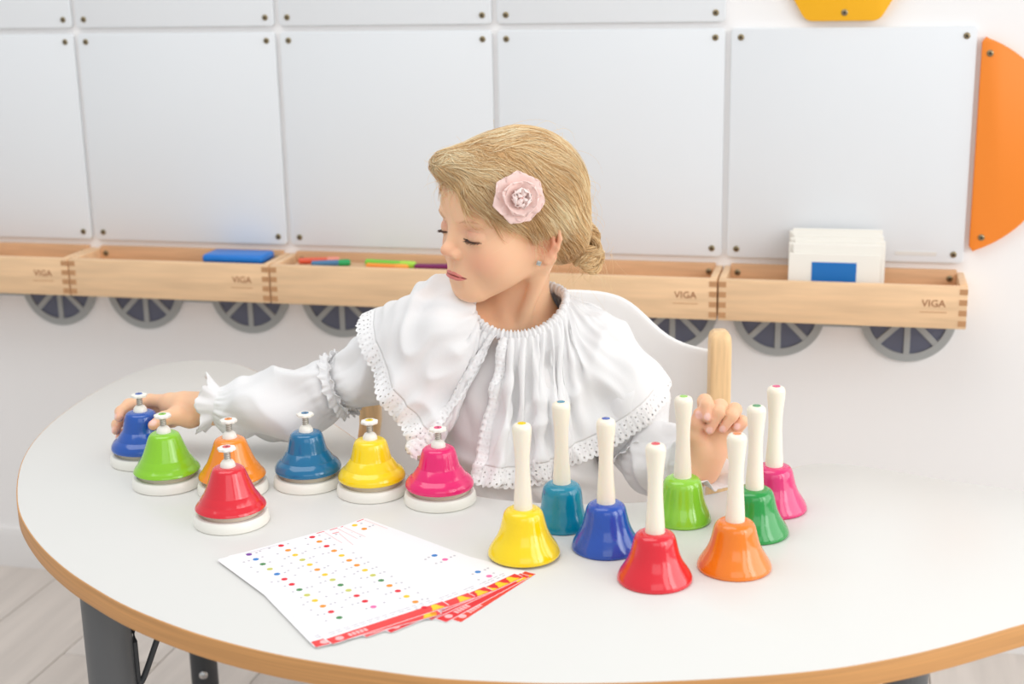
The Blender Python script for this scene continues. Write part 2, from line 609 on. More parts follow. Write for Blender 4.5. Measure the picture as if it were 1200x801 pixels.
pen('dark purple pen near the girl\'s mouth', -0.112, 0.07, zr + 0.0056, 0.12, (120, 20, 90), (235, 20, 170), 0.09, 0.005)

for k in range(9):
    lab = 'white card with a blue rectangle, front of the card stack in the right tray' if k == 0 else \
        ['second', 'third', 'fourth', 'fifth', 'sixth', 'seventh', 'eighth', 'rearmost'][k - 1] + ' cream card in the stack in the right tray'
    h = [0.098, 0.112, 0.113, 0.117, 0.119, 0.123, 0.125, 0.127, 0.130][k]
    ds = [0, 0.006, -0.001, 0.008, 0.001, 0.005, 0.002, -0.002, 0.003][k]
    cd = thing('card', lab, 'card', wp(0.568 + ds, 0.083 - 0.0065 * k, zt), -YAW + [0, .008, .0, .01, .01, .004, -.003, .0, .004][k], 'white cards in the right tray')
    obj('sheet', box_mesh('sheet', (-0.0735, -0.002, 0), (0.0735, 0.002, h), 0.0008, 1), M_CARD, cd, None, (math.radians(-3), 0, 0))
    if k == 0:
        obj('blue_print', box_mesh('blue_print', (-0.036, -0.0027, 0.036), (0.036, -0.0021, h - 0.014)), M_BLUEP, cd, None, (math.radians(-3), 0, 0))

# ------------------------------------------------------------------ table
tab = [(-.6037, 1.6232), (-.6227, 1.6837), (-.6400, 1.755), (-.6500, 1.835), (-.6500, 1.921), (-.6400, 2.01), (-.6220, 2.0926), (-.5948, 2.1665),
       (-.5646, 2.2100), (-.5263, 2.2244), (-.480, 2.222), (-.4292, 2.190), (-.36, 2.085), (-.29, 1.95), (-.2149, 1.8195), (-.17, 1.725), (-.1303, 1.6657), (-.09, 1.620),
       (-.0442, 1.5905), (.0, 1.5717), (.0563, 1.5603), (.105, 1.558), (.1492, 1.5609), (.20, 1.571), (.2497, 1.5918), (.30, 1.630), (.341, 1.664), (.3707, 1.6795),
       (.4026, 1.6793), (.432, 1.6682), (.469, 1.6476), (.5127, 1.6181), (.5569, 1.5953), (.600, 1.573), (.66, 1.542), (.71, 1.50), (.735, 1.45), (.725, 1.395),
       (.68, 1.343), (.61, 1.293), (.545, 1.259), (.4788, 1.2294), (.4171, 1.1985), (.3614, 1.174), (.3093, 1.1563), (.2593, 1.144), (.1822, 1.1345), (.12, 1.131), (.0691, 1.1305),
       (.025, 1.132), (-.0155, 1.1362), (-.0724, 1.1446), (-.1205, 1.1592), (-.1708, 1.1758), (-.222, 1.1961), (-.2726, 1.2222), (-.3193, 1.2510), (-.3881, 1.3040),
       (-.4408, 1.3576), (-.4766, 1.3979), (-.5188, 1.4547), (-.5545, 1.5127), (-.5833, 1.5692)]
tabo = catmull(tab, 260, True)
for _ in range(3):
    tabo = 0.5 * tabo + 0.25 * (np.roll(tabo, 1, 0) + np.roll(tabo, -1, 0))
table = thing('table', 'large white wavy-edged children\'s table with a beech edge', 'table', (0, 0, 0))
obj('table_top', prism('table_top', tabo.tolist(), TZ - 0.0235, TZ, 0.0012), M_TABLE, table)
# edge band: slightly proud strip round the rim
tn = np.roll(tabo, -1, 0) - np.roll(tabo, 1, 0)
tn = np.stack([-tn[:, 1], tn[:, 0]], 1)
tn /= np.linalg.norm(tn, axis=1, keepdims=True)
if ((tabo - tabo.mean(0)) * tn).sum() < 0:
    tn = -tn
V, Fc = [], []
n_ = len(tabo)
for k in range(n_):
    for r, z in ((-0.0005, TZ - 0.0005), (0.0008, TZ - 0.0008), (0.0012, TZ - 0.0018), (0.0012, TZ - 0.0222), (0.0006, TZ - 0.0236), (-0.003, TZ - 0.0238)):
        V.append((tabo[k, 0] + tn[k, 0] * r, tabo[k, 1] + tn[k, 1] * r, z))
for k in range(n_):
    a, c = 6 * k, 6 * ((k + 1) % n_)
    for j in range(5):
        Fc.append((a + j, c + j, c + j + 1, a + j + 1))
obj('edge_band', make_mesh('edge_band', V, Fc, 40), M_EDGE, table)


def table_leg(x, y, braces=True, turn=0.0):
    lg = obj('leg', lathe('leg', [(0.026, TZ - 0.024), (0.026, 0.17), (0.0255, 0.168)], 32), M_LEG, table, (x, y, 0))
    obj('leg_foot', lathe('leg_foot', [(0.0215, 0.172), (0.0215, 0.012), (0.026, 0.010), (0.026, 0.0)], 28), M_LEGDK, lg)
    obj('mount_plate', lathe('mount_plate', [(0.0285, TZ - 0.029), (0.0285, TZ - 0.0240)], 28), M_LEGDK, lg)
    for k in range(3):
        bt = obj('bolt', lathe('bolt', [(0.0001, 0.006), (0.004, 0.0055), (0.007, 0.003), (0.0075, 0.0)], 16), M_CHROME, lg,
                 (0.0213 * math.sin(turn), -0.0213 * math.cos(turn), 0.096 - k * 0.036), (math.radians(90), 0, turn))
    if braces:
        pass
    return lg


leg0 = table_leg(-0.4560, 1.4500)
table_leg(-0.5100, 2.100, turn=0.15)
table_leg(0.46, 1.53)
table_leg(0.20, 1.27)
obj('brace_rod', tube_mesh('brace_rod', [(-0.4290, 1.455, TZ - 0.024), (-0.4290, 1.455, 0.435), (-0.4290, 1.457, 0.418)], 0.0035, 10), M_LEGDK, table)
obj('brace_rod', tube_mesh('brace_rod', [(-0.4285, 1.457, 0.418), (-0.423, 1.46, 0.421), (-0.392, 1.48, 0.50), (-0.362, 1.50, TZ - 0.024)], 0.0035, 10), M_LEGDK, table)

# ------------------------------------------------------------------ chair
chair = thing('chair', 'white moulded child chair with beech side posts under the girl', 'chair', (0.035, 1.90, 0))
# the shell: back with a high humped top edge curving forward at its sides, sweeping into the seat
cols_n, rows_n = 49, 30
V, Fc = [], []
half = 0.243
for j in range(rows_n):
    v = j / (rows_n - 1)
    for i in range(cols_n):
        u = -1 + 2 * i / (cols_n - 1)
        x = half * u
        hump = 0.675 + 0.073 / (1 + math.exp((abs(u - 0.02) - 0.62) * 13.0)) - 0.006 * max(0, abs(u) - .8)
        zb = 0.36
        z = zb + (hump - zb) * v
        y = 0.045 - 0.075 * u * u * (0.6 + 0.4 * v) + 0.018 * (v - 0.5)
        V.append((x, y, z))
for j in range(rows_n - 1):
    for i in range(cols_n - 1):
        a = j * cols_n + i
        Fc.append((a, a + 1, a + cols_n + 1, a + cols_n))
bk = obj('backrest', make_mesh('backrest', V, Fc, 60), M_CHAIRW, chair)
sm_ = bk.modifiers.new('thickness', 'SOLIDIFY'); sm_.thickness = 0.009; sm_.offset = 0
bv_ = bk.modifiers.new('edge', 'BEVEL'); bv_.width = 0.003; bv_.segments = 2
obj('seat', box_mesh('seat', (-0.20, -0.21, 0.334), (0.20, 0.045, 0.350), 0.006, 3), M_CHAIRW, chair)


def post(x, y, lower_bend):
    pts = [(x, y, 0.0), (x, y, 0.25), (x, y, 0.5), (x, y, 0.712)]
    V, Fc = [], []
    levels = [0, 0.02, 0.2, 0.40, 0.46, 0.50, 0.53, 0.56, 0.59, 0.62, 0.66, 0.690, 0.7, 0.7055, 0.7095]
    ins = {0.7055: 0.0022, 0.7: 0.0006, 0.7095: 0.006}
    prof = rounded_rect(-0.0145, -0.0185, 0.0145, 0.0185, 0.007, 4)
    for z in levels:
        g = ins.get(z, 0.0)
        dx = lower_bend * max(0, 0.60 - max(z, 0.50)) ** 2 * 4
        for px, py in prof:
            k = 1 - g / 0.0145
            V.append((x + dx + px * k, y + py * k, z))
    n = len(prof)
    for l in range(len(levels) - 1):
        for k in range(n):
            Fc.append((l * n + k, l * n + (k + 1) % n, (l + 1) * n + (k + 1) % n, (l + 1) * n + k))
    Fc.append(tuple(range(n))[::-1]); Fc.append(tuple(range((len(levels) - 1) * n, len(levels) * n)))
    return make_mesh('side_post', V, Fc, 40)


obj('side_post', post(0.2455, -0.045, 0.0), M_POST, chair)
obj('side_post', post(-0.230, -0.045, -0.8), M_POST, chair)
for sx in (-0.21, 0.21):
    obj('rear_leg', box_mesh('rear_leg', (sx - 0.014, 0.045, 0.0), (sx + 0.014, 0.085, 0.36), 0.004), M_POST, chair)
obj('cross_rail', box_mesh('cross_rail', (-0.235, -0.055, 0.298), (0.235, -0.032, 0.333), 0.004), M_POST, chair)

# ------------------------------------------------------------------ bells
DESK = {'cone': [(0.0001, 0.0672), (0.012, 0.0672), (0.0168, 0.0655), (0.0195, 0.0615), (0.0228, 0.0525), (0.0268, 0.0425), (0.0308, 0.0340),
                 (0.0352, 0.0275), (0.0388, 0.0232), (0.0402, 0.0208)],
        'flare': [(0.0001, 0.0672), (0.0125, 0.0672), (0.0178, 0.0652), (0.0203, 0.0605), (0.0222, 0.0530), (0.0243, 0.0445), (0.0268, 0.0385), (0.0315, 0.0332),
                  (0.0368, 0.0288), (0.0398, 0.0242), (0.0405, 0.0212)]}


def desk_bell(kind, color, label, loc, rz):
    b = thing('desk_bell', label, 'bell', loc, rz, 'desk bells on the left of the table')
    ml = lacquer('lacquer_desk', color)
    prof = smooth_prof(DESK[kind], 44) + [(0.0405, 0.0198), (0.0399, 0.0190), (0.0388, 0.0192), (0.034, 0.030), (0.02, 0.050), (0.001, 0.060)]
    obj('bell_cup', lathe('bell_cup', prof, 64, 50), ml, b)
    base = [(0.0001, 0.0), (0.0415, 0.0), (0.0428, 0.0012), (0.0430, 0.004), (0.0418, 0.0105), (0.0402, 0.0126), (0.037, 0.0132), (0.0345, 0.0118), (0.0001, 0.0115)]
    obj('base', lathe('base', base, 64, 30), M_WHITEP, b)
    obj('inner_ring', lathe('inner_ring', [(0.0001, 0.0205), (0.031, 0.0205), (0.0325, 0.0195), (0.0325, 0.0118)], 48), M_UNDER, b)
    obj('dome_cap', lathe('dome_cap', [(0.0001, 0.0762), (0.0035, 0.0757), (0.0062, 0.0742), (0.0081, 0.0715), (0.0088, 0.068), (0.0088, 0.0665)], 32, 60), M_WHITEP, b)
    st = obj('stem', lathe('stem', [(0.0026, 0.0755), (0.0026, 0.0865)], 16), M_WHITEP, b)
    hel = [(0.0036 * math.cos(a), 0.0036 * math.sin(a), 0.0757 + 0.0092 * a / (2 * math.pi * 4)) for a in np.linspace(0, 2 * math.pi * 4, 65)]
    V, Q = tube_arrays(np.array(hel)[None], np.full((1, 65), 0.00055), 5)
    obj('spring', quad_mesh('spring', V, Q), M_SPRING, st)
    kn = obj('knob', lathe('knob', [(0.0001, 0.0905), (0.0075, 0.0905), (0.0098, 0.0897), (0.0103, 0.0882), (0.0098, 0.0868), (0.006, 0.0858), (0.0001, 0.0856)], 64, 40,
                           lambda a, z: 0.055 * math.cos(8 * a)), M_WHITEP, b)
    dot = obj('colour_dot', lathe('colour_dot', [(0.0001, 0.09085), (0.0046, 0.09085), (0.0047, 0.0904)], 28), ml, kn)
    obj('note_mark', box_mesh('note_mark', (-0.0006, -0.002, 0.0909), (0.0014, 0.0016, 0.09098)), mat('note_ink', tuple(c * 0.35 for c in srgb(*color)[:3]) + (1,), 0.5), kn)
    return b


desk = [('cone', (224, 30, 48), 'red desk bell on a white base, nearest of the desk bells', (-0.3247, 1.5242)),
        ('flare', (238, 22, 112), 'pink desk bell on a white base at the right end of the desk bells', (-0.0885, 1.5789)),
        ('flare', (0, 108, 156), 'teal blue desk bell on a white base in front of the puffed sleeve', (-0.2525, 1.6452)),
        ('flare', (253, 219, 8), 'yellow desk bell on a white base between teal and pink bells', (-0.1715, 1.6119)),
        ('cone', (140, 206, 34), 'lime green desk bell on a white base left of the red bell', (-0.4270, 1.6519)),
        ('flare', (22, 84, 178), 'blue desk bell on a white base gripped by the girl\'s hand', (-0.4775, 1.7399)),
        ('cone', (247, 143, 28), 'orange desk bell on a white base behind the red bell', (-0.3420, 1.6270))]
for k, (kd, c, lab, (x, y)) in enumerate(desk):
    desk_bell(kd, c, lab, (x, y, TZ + 0.0001), 0.4 * k)

HB = [(0.0001, 0.0520), (0.0120, 0.0520), (0.0170, 0.0508), (0.0200, 0.0480), (0.0218, 0.0435), (0.0236, 0.0360), (0.0258, 0.0280), (0.0290, 0.0205),
      (0.0330, 0.0140), (0.0364, 0.0085), (0.0384, 0.0040), (0.0387, 0.0016)]
HANDLE = [(0.0001, 0.1460), (0.0052, 0.1460), (0.0085, 0.1447), (0.0101, 0.1415), (0.0102, 0.137), (0.0094, 0.128), (0.0082, 0.115), (0.0077, 0.102), (0.0080, 0.088), (0.0090, 0.072),
          (0.0098, 0.060), (0.0101, 0.0505)]


def hand_bell(color, label, loc, flare=1.0, tilt=(0, 0)):
    b = thing('hand_bell', label, 'bell', loc, 0.0, 'hand bells on the right of the table')
    ml = lacquer('lacquer_hand', color)
    pr = []
    for r, z in HB:
        k = max(0.0, min(1.0, (0.040 - z) / 0.035))
        pr.append((r * (1 - (1 - flare) * k), z))
    r0 = pr[-1][0]
    prof = smooth_prof(pr, 46) + [(r0 - 0.0006, 0.0003), (r0 - 0.0016, 0.0), (r0 - 0.0028, 0.0006), (r0 * 0.78, 0.014), (0.018, 0.040), (0.001, 0.046)]
    obj('bell_cup', lathe('bell_cup', prof, 64, 50), ml, b)
    h = obj('handle', lathe('handle', smooth_prof(HANDLE, 50), 40, 60), M_IVORY, b)
    obj('colour_dot', lathe('colour_dot', [(0.0001, 0.1464), (0.0044, 0.1464), (0.0046, 0.1459)], 24), ml, h)
    cl = obj('clapper', lathe('clapper', [(0.0001, 0.045), (0.001, 0.045), (0.001, 0.018), (0.005, 0.015), (0.006, 0.010), (0.004, 0.006), (0.0001, 0.005)], 16), M_CHROME, b)
    return b


hand = [((252, 218, 0), 'yellow hand bell with an ivory handle standing on the song sheets', (0.0085, 1.4115), 1.0),
        ((0, 138, 168), 'teal hand bell with an ivory handle standing behind the blue one', (0.0525, 1.4916), 0.74),
        ((28, 80, 182), 'blue hand bell with an ivory handle between teal and red bells', (0.0975, 1.4294), 0.97),
        ((226, 28, 46), 'red hand bell with an ivory handle, front centre of the hand bells', (0.1414, 1.3452), 1.0),
        ((146, 210, 56), 'lime green hand bell with an ivory handle below the girl\'s raised hand', (0.1885, 1.5035), 0.84),
        ((242, 128, 22), 'orange hand bell with an ivory handle, front right of the group', (0.2268, 1.3715), 1.0),
        ((26, 150, 62), 'dark green hand bell with an ivory handle behind the orange one', (0.2625, 1.4638), 1.0),
        ((226, 44, 116), 'pink hand bell with an ivory handle farthest right of all', (0.2970, 1.5348), 1.0)]
for c, lab, (x, y), fl in hand:
    hand_bell(c, lab, (x, y, TZ + (0.0024 if c[0] == 252 else 0.0001)), fl)

# ------------------------------------------------------------------ song sheets
SW, SL = 0.133, 0.250
INK = {'p': (122, 60, 160), 'b': (40, 130, 205), 'g': (70, 140, 80), 'l': (205, 205, 100), 'r': (230, 20, 45), 'o': (250, 150, 30), 'y': (253, 205, 30), 'k': (245, 110, 170)}
M_INKS = {k: mat('dot_ink', srgb(*c), 0.6) for k, c in INK.items()}
M_RED = [mat('red_footer', srgb(236, 66, 66), 0.55), mat('red_footer', srgb(228, 36, 44), 0.55), mat('red_footer', srgb(230, 60, 40), 0.55)]
M_PALE = mat('pale_print', srgb(252, 190, 190), 0.6)
M_BELLY = mat('bell_icon', srgb(254, 208, 40), 0.5)
SEQ = ['pbglbrrglyorg', 'roylyoylglrrk', 'rorōyooylgoryoro'.replace('ō', 'o'), 'orryloyrbkglo', 'yrroglbrkoyrl']


def flat_shapes(name, shapes, z):
    """shapes: list of (outline, material index)"""
    V, Fc, mi = [], [], []
    for pts, m in shapes:
        o = len(V)
        V += [(x, y, z) for x, y in pts]
        Fc.append(tuple(range(o, o + len(pts))))
        mi.append(m)
    me = make_mesh(name, V, Fc)
    me.polygons.foreach_set('material_index', mi)
    return me


def disc(cx, cy, r, n=10, sy=1.0):
    return [(cx + r * math.cos(2 * math.pi * k / n), cy + r * sy * math.sin(2 * math.pi * k / n)) for k in range(n)]


def rect(x0, y0, x1, y1):
    return [(x0, y0), (x1, y0), (x1, y1), (x0, y1)]


BELL_ICON = [(-0.0055, 0), (0.0055, 0), (0.0048, 0.0018), (0.0034, 0.0035), (0.0026, 0.0075), (0.001, 0.009), (-0.001, 0.009), (-0.0026, 0.0075), (-0.0034, 0.0035), (-0.0048, 0.0018)]


def song_sheet(label, bl, ang, z, seqs, red, seed, icons):
    """bl = bottom-left corner on the table, x along the footer, y up the page"""
    r = random.Random(seed)
    s = thing('song_sheet', label, 'paper sheet', (bl[0], bl[1], z), ang, 'fanned song sheets')
    obj('page', prism('page', rounded_rect(0, 0, SW, SL, 0.004, 4), 0, 0.00028), M_PAPER, s)
    shp, grey = [], []
    keys = list(INK)
    for c, q in enumerate(seqs):
        if not q:
            continue
        cx = 0.0335 + 0.0384 * c
        for k, ch in enumerate(q):
            if ch == ' ':
                continue
            y = SL - 0.009 - 0.0163 * k
            shp.append((disc(cx, y, 0.0033, 14), keys.index(ch)))
            for dx in (-0.0135, -0.0075, 0.0085, 0.0135):
                if r.random() < 0.65:
                    grey.append((disc(cx + dx, y + r.uniform(-.002, .002), 0.0015, 7), 0))
    if shp:
        me = flat_shapes('note_dots', shp, 0.0004)
        for k in keys:
            me.materials.append(M_INKS[k])
        obj('note_dots', me, None, s)['kind'] = 'stuff'
    for k in range(14):
        grey.append((rect(0.008 + 0.0085 * k, 0.022, 0.013 + 0.0085 * k + r.uniform(0, .003), 0.0232), 0))
        grey.append((rect(0.008 + 0.0085 * k, 0.0180, 0.012 + 0.0085 * k + r.uniform(0, .003), 0.0192), 0))
    grey.append((rect(0.03, SL - 0.0055, 0.075, SL - 0.0048), 0))
    obj('lyric_print', flat_shapes('lyric_print', grey, 0.0004), M_INK, s)['kind'] = 'stuff'
    ft = obj('footer_band', flat_shapes('footer_band', [(rect(0.001, 0.0005, SW - 0.001, 0.0135), 0)], 0.00036), red, s)
    corner = flat_shapes('corner_mark', [(rect(SW - 0.014, SL - 0.0035, SW - 0.004, SL - 0.002), 0), (rect(SW - 0.0055, SL - 0.045, SW - 0.0048, SL - 0.006), 1)], 0.0004)
    corner.materials.append(M_RED[0]); corner.materials.append(M_PALE)
    obj('corner_mark', corner, None, s)
    ic = []
    for k in range(icons):
        ic.append(([(SW - 0.013 - 0.0165 * k + x * 1.35, 0.0014 + y * 1.25) for x, y in BELL_ICON], 0))
    obj('bell_icon', flat_shapes('bell_icon', ic, 0.00048), M_BELLY, ft)
    wh = [(disc(0.012, 0.007, 0.0042, 14), 0)]
    for k in range(5):
        wh.append((rect(0.022 + k * 0.0042, 0.004, 0.0250 + k * 0.0042, 0.0102), 0))
    for k in range(6):
        wh.append((rect(SW - 0.048 + k * 0.004, 0.0055 - .001, SW - 0.0455 + k * 0.004, 0.0085), 0))
    obj('white_logo', flat_shapes('white_logo', wh[:6], 0.00044), M_PALE, ft)
    return s


def corner_bl(br, ang):
    return (br[0] - SW * math.cos(ang), br[1] - SW * math.sin(ang))


A0 = math.radians(40.5)
order = ['bottom of the fan, under the yellow hand bell', 'second from the bottom of the fan, slanting right', 'third from the bottom of the fan', 'fourth from the bottom of the fan',
         'third from the top of the fan', 'just below the top sheet of the fan', 'topmost and nearest the left end of the fan']
brs = [(0.0208, 1.3625), (0.0150, 1.3560), (0.0085, 1.3540), (-0.0230, 1.3220), (-0.0400, 1.3070), (-0.0720, 1.2680), (-0.0652, 1.2860)]
angs = [55.7, 51, 46.5, 43, 39.5, 29.5, 36]
sq = [['', ' ' * 8 + 'yobk', 'oy' + ' ' * 5 + 'rrol'], ['', '', 'o'], ['', '', 'yo' + ' ' * 6 + 'bk  bk'], ['', 'ob', 'rly'], ['o', 'y', 'rb'], ['lyyo', 'o', 'r'], SEQ[:3]]
for k in range(7):
    an = math.radians(angs[k])
    song_sheet('dotted song sheet with red footer, ' + order[k], corner_bl(brs[k], an), an, TZ + 0.0002 + 0.00032 * k + (0.0 if k < 5 else .0002), sq[k], M_RED[[2, 1, 1, 1, 0, 0, 0][k]], k, [1, 1, 3, 1, 1, 1, 1][k])

# ------------------------------------------------------------------ the girl: signed-distance modelling tools


def nrm(v):
    return np.sqrt((v * v).sum(-1))


def s_sph(p, c, r):
    return nrm(p - np.asarray(c, np.float32)) - r


def s_ell(p, c, r, R=None):
    q = p - np.asarray(c, np.float32)
    if R is not None:
        q = q @ np.asarray(R, np.float32)
    r = np.asarray(r, np.float32)
    k0 = nrm(q / r)
    k1 = nrm(q / (r * r)) + 1e-9
    return k0 * (k0 - 1.0) / k1


def s_cap(p, a, b, ra, rb):
    a, b = np.asarray(a, np.float32), np.asarray(b, np.float32)
    ab = b - a
    h = np.clip(((p - a) @ ab) / (ab @ ab), 0, 1)
    return nrm(p - a - h[..., None] * ab) - (ra + (rb - ra) * h)


def s_chain(p, pts, rad, k=0.004):
    d = None
    for i in range(len(pts) - 1):
        e = s_cap(p, pts[i], pts[i + 1], rad[i], rad[i + 1])
        d = e if d is None else smin(d, e, k)
    return d


def smin(a, b, k):
    h = np.maximum(k - np.abs(a - b), 0.0) / k
    return np.minimum(a, b) - h * h * k * 0.25


def smax(a, b, k):
    return -smin(-a, -b, k)


def sdf_grad(f, p, e=4e-4):
    g = np.empty_like(p)
    for i in range(3):
        d = np.zeros(3, np.float32); d[i] = e
        g[:, i] = f(p + d) - f(p - d)
    return g / (2 * e)


def sdf_project(f, p, off=0.0, it=2):
    for _ in range(it):
        g = sdf_grad(f, p)
        n = nrm(g)[:, None] + 1e-6
        p = p - (np.clip(f(p) - off, -0.01, 0.01))[:, None] * g / (n * n)
    return p


def sdf_mesh(f, lo, hi, h, B=8):
    """sparse surface nets of f<0 inside the box lo..hi; returns verts and quads"""
    lo, hi = np.asarray(lo, np.float32), np.asarray(hi, np.float32)
    nb = np.ceil((hi - lo) / (h * B)).astype(int)
    bi = np.stack(np.meshgrid(*[np.arange(n) for n in nb], indexing='ij'), -1).reshape(-1, 3)
    cen = lo + (bi + 0.5) * (h * B)
    keep = np.zeros(len(bi), bool)
    for s in range(0, len(bi), 200000):
        keep[s:s + 200000] = np.abs(f(cen[s:s + 200000].astype(np.float32))) < h * B * 1.15
    bi = bi[keep]
    n = nb * B + 2
    stride = np.array([n[1] * n[2], n[2], 1], np.int64)
    g1 = np.stack(np.meshgrid(*[np.arange(B + 1)] * 3, indexing='ij'), -1)
    ids, verts, edges = [], [], []
    corners = np.array([[i, j, k] for i in (0, 1) for j in (0, 1) for k in (0, 1)])
    for s in range(0, len(bi), 400):
        bb = bi[s:s + 400]
        gi = bb[:, None, None, None, :] * B + g1[None]
        P = (lo + gi.reshape(-1, 3) * h).astype(np.float32)
        D = f(P).reshape(len(bb), B + 1, B + 1, B + 1)
        c = np.stack([D[:, i:i + B, j:j + B, k:k + B] for i, j, k in corners], -1)
        neg = c < 0
        act = neg.any(-1) & ~neg.all(-1)
        w = np.nonzero(act)
        cc = c[w]
        cell = bb[w[0]] * B + np.stack(w[1:], -1)
        acc = np.zeros((len(cc), 3)); cnt = np.zeros(len(cc))
        for a in range(8):
            for ax in range(3):
                if corners[a][ax] == 0:
                    b = a + (4, 2, 1)[ax]
                    da, db = cc[:, a], cc[:, b]
                    m = (da < 0) != (db < 0)
                    t = np.where(m, da / np.where(m, da - db, 1), 0)
                    pt = corners[a] + t[:, None] * (corners[b] - corners[a])
                    acc += pt * m[:, None]; cnt += m
        verts.append(lo + (cell + acc / cnt[:, None]) * h)
        ids.append(cell @ stride)
        n0 = cc[:, 0] < 0
        for ax in range(3):
            m = n0 != (cc[:, (4, 2, 1)[ax]] < 0)
            edges.append((ax, cell[m], n0[m]))
    ids = np.concatenate(ids); verts = np.concatenate(verts)
    order = np.argsort(ids); ids = ids[order]; verts = verts[order]
    Q = []
    for ax, cell, n0 in edges:
        u, v = [(1, 2), (2, 0), (0, 1)][ax]
        du = np.zeros(3, int); du[u] = 1
        dv = np.zeros(3, int); dv[v] = 1
        q = np.stack([cell @ stride, (cell - du) @ stride, (cell - du - dv) @ stride, (cell - dv) @ stride], -1)
        k = np.searchsorted(ids, q).clip(0, len(ids) - 1)
        ok = (ids[k] == q).all(1)
        k = k[ok]
        fl = ~n0[ok]
        k[fl] = k[fl][:, ::-1]
        Q.append(k)
    return verts.astype(np.float32), np.concatenate(Q)


def smooth_noise(p, seed=0, n=6, scale=1.0):
    """cheap smooth pseudo-noise in -1..1: a sum of random plane waves"""
    r = np.random.default_rng(seed)
    out = np.zeros(p.shape[:-1])
    for k in range(n):
        d = r.normal(size=3); d /= np.linalg.norm(d)
        out += np.sin((p @ d) * scale * r.uniform(0.6, 1.7) * 6.283 + r.uniform(0, 6.28))
    return out / (n ** 0.5 * 0.9)


# ---- skeleton (world metres)
HEAD_C = np.array([-0.0015, 1.700, 0.9050])
H_YAW, H_PITCH, H_ROLL = math.radians(57.0), math.radians(0.0), math.radians(-3.0)
_f = np.array([-math.sin(H_YAW) * math.cos(H_PITCH), -math.cos(H_YAW) * math.cos(H_PITCH), -math.sin(H_PITCH)])
_l0 = np.cross([0, 0, 1.0], _f); _l0 /= np.linalg.norm(_l0)
_u0 = np.cross(_f, _l0)
_l = math.cos(H_ROLL) * _l0 + math.sin(H_ROLL) * _u0
HM = np.stack([_l, _f, np.cross(_f, _l)], 1)            # columns: subject's left, forward, up
HMf = HM.astype(np.float32)


def to_head(p):
    return (p - HEAD_C.astype(np.float32)) @ HMf


def from_head(q):
    return HEAD_C + np.asarray(q) @ HM.T


SH_R, EL_R, WR_R = np.array([-0.098, 1.705, 0.758]), np.array([-0.235, 1.765, 0.664]), np.array([-0.388, 1.763, 0.641])
SH_L, EL_L, WR_L = np.array([0.104, 1.715, 0.730]), np.array([0.150, 1.705, 0.606]), np.array([0.2235, 1.618, 0.606])


def lip_lines(q):
    """mouth line and outer lip borders at the lateral position of q (head coordinates)"""
    t0 = np.abs(q[:, 0]) / 0.0215
    t = np.clip(t0, 0, 1)
    um = -0.0703 - 0.0014 * t * t
    top = um + 0.0050 * np.maximum(1 - t ** 2, 0) ** 0.75 * (1 - 0.20 * np.exp(-(q[:, 0] / 0.003) ** 2))
    bot = um - 0.0062 * np.maximum(1 - t ** 2.2, 0) ** 0.8
    return t0, um, top, bot


def lip_relief(q):
    t, um, top, bot = lip_lines(q)
    u = q[:, 2]
    hu = np.clip((u - um) / np.maximum(top - um, 1e-4), 0, 1)
    hl = np.clip((um - u) / np.maximum(um - bot, 1e-4), 0, 1)
    e = np.clip((1 - t) / 0.35, 0, 1)
    h = 0.0019 * e * np.where(u > um, (4 * hu * (1 - hu)) ** 0.8, 0) + 0.0027 * e * np.where(u <= um, (4 * hl * (1 - hl)) ** 0.8, 0)
    h = h - 0.0013 * np.exp(-((u - um) / 0.0007) ** 2) * np.clip((1.06 - t) / 0.15, 0, 1)
    # crease above the upper eyelid
    a = np.abs(q[:, 0])
    uc = -0.0122 - 9.0 * (a - 0.031) ** 2
    h = h - 0.0007 * np.exp(-((u - uc) / 0.0007) ** 2) * np.clip((a - 0.0195) / 0.004, 0, 1) * np.clip((0.0435 - a) / 0.004, 0, 1)
    return np.where(q[:, 1] > 0.05, h, 0).astype(np.float32)


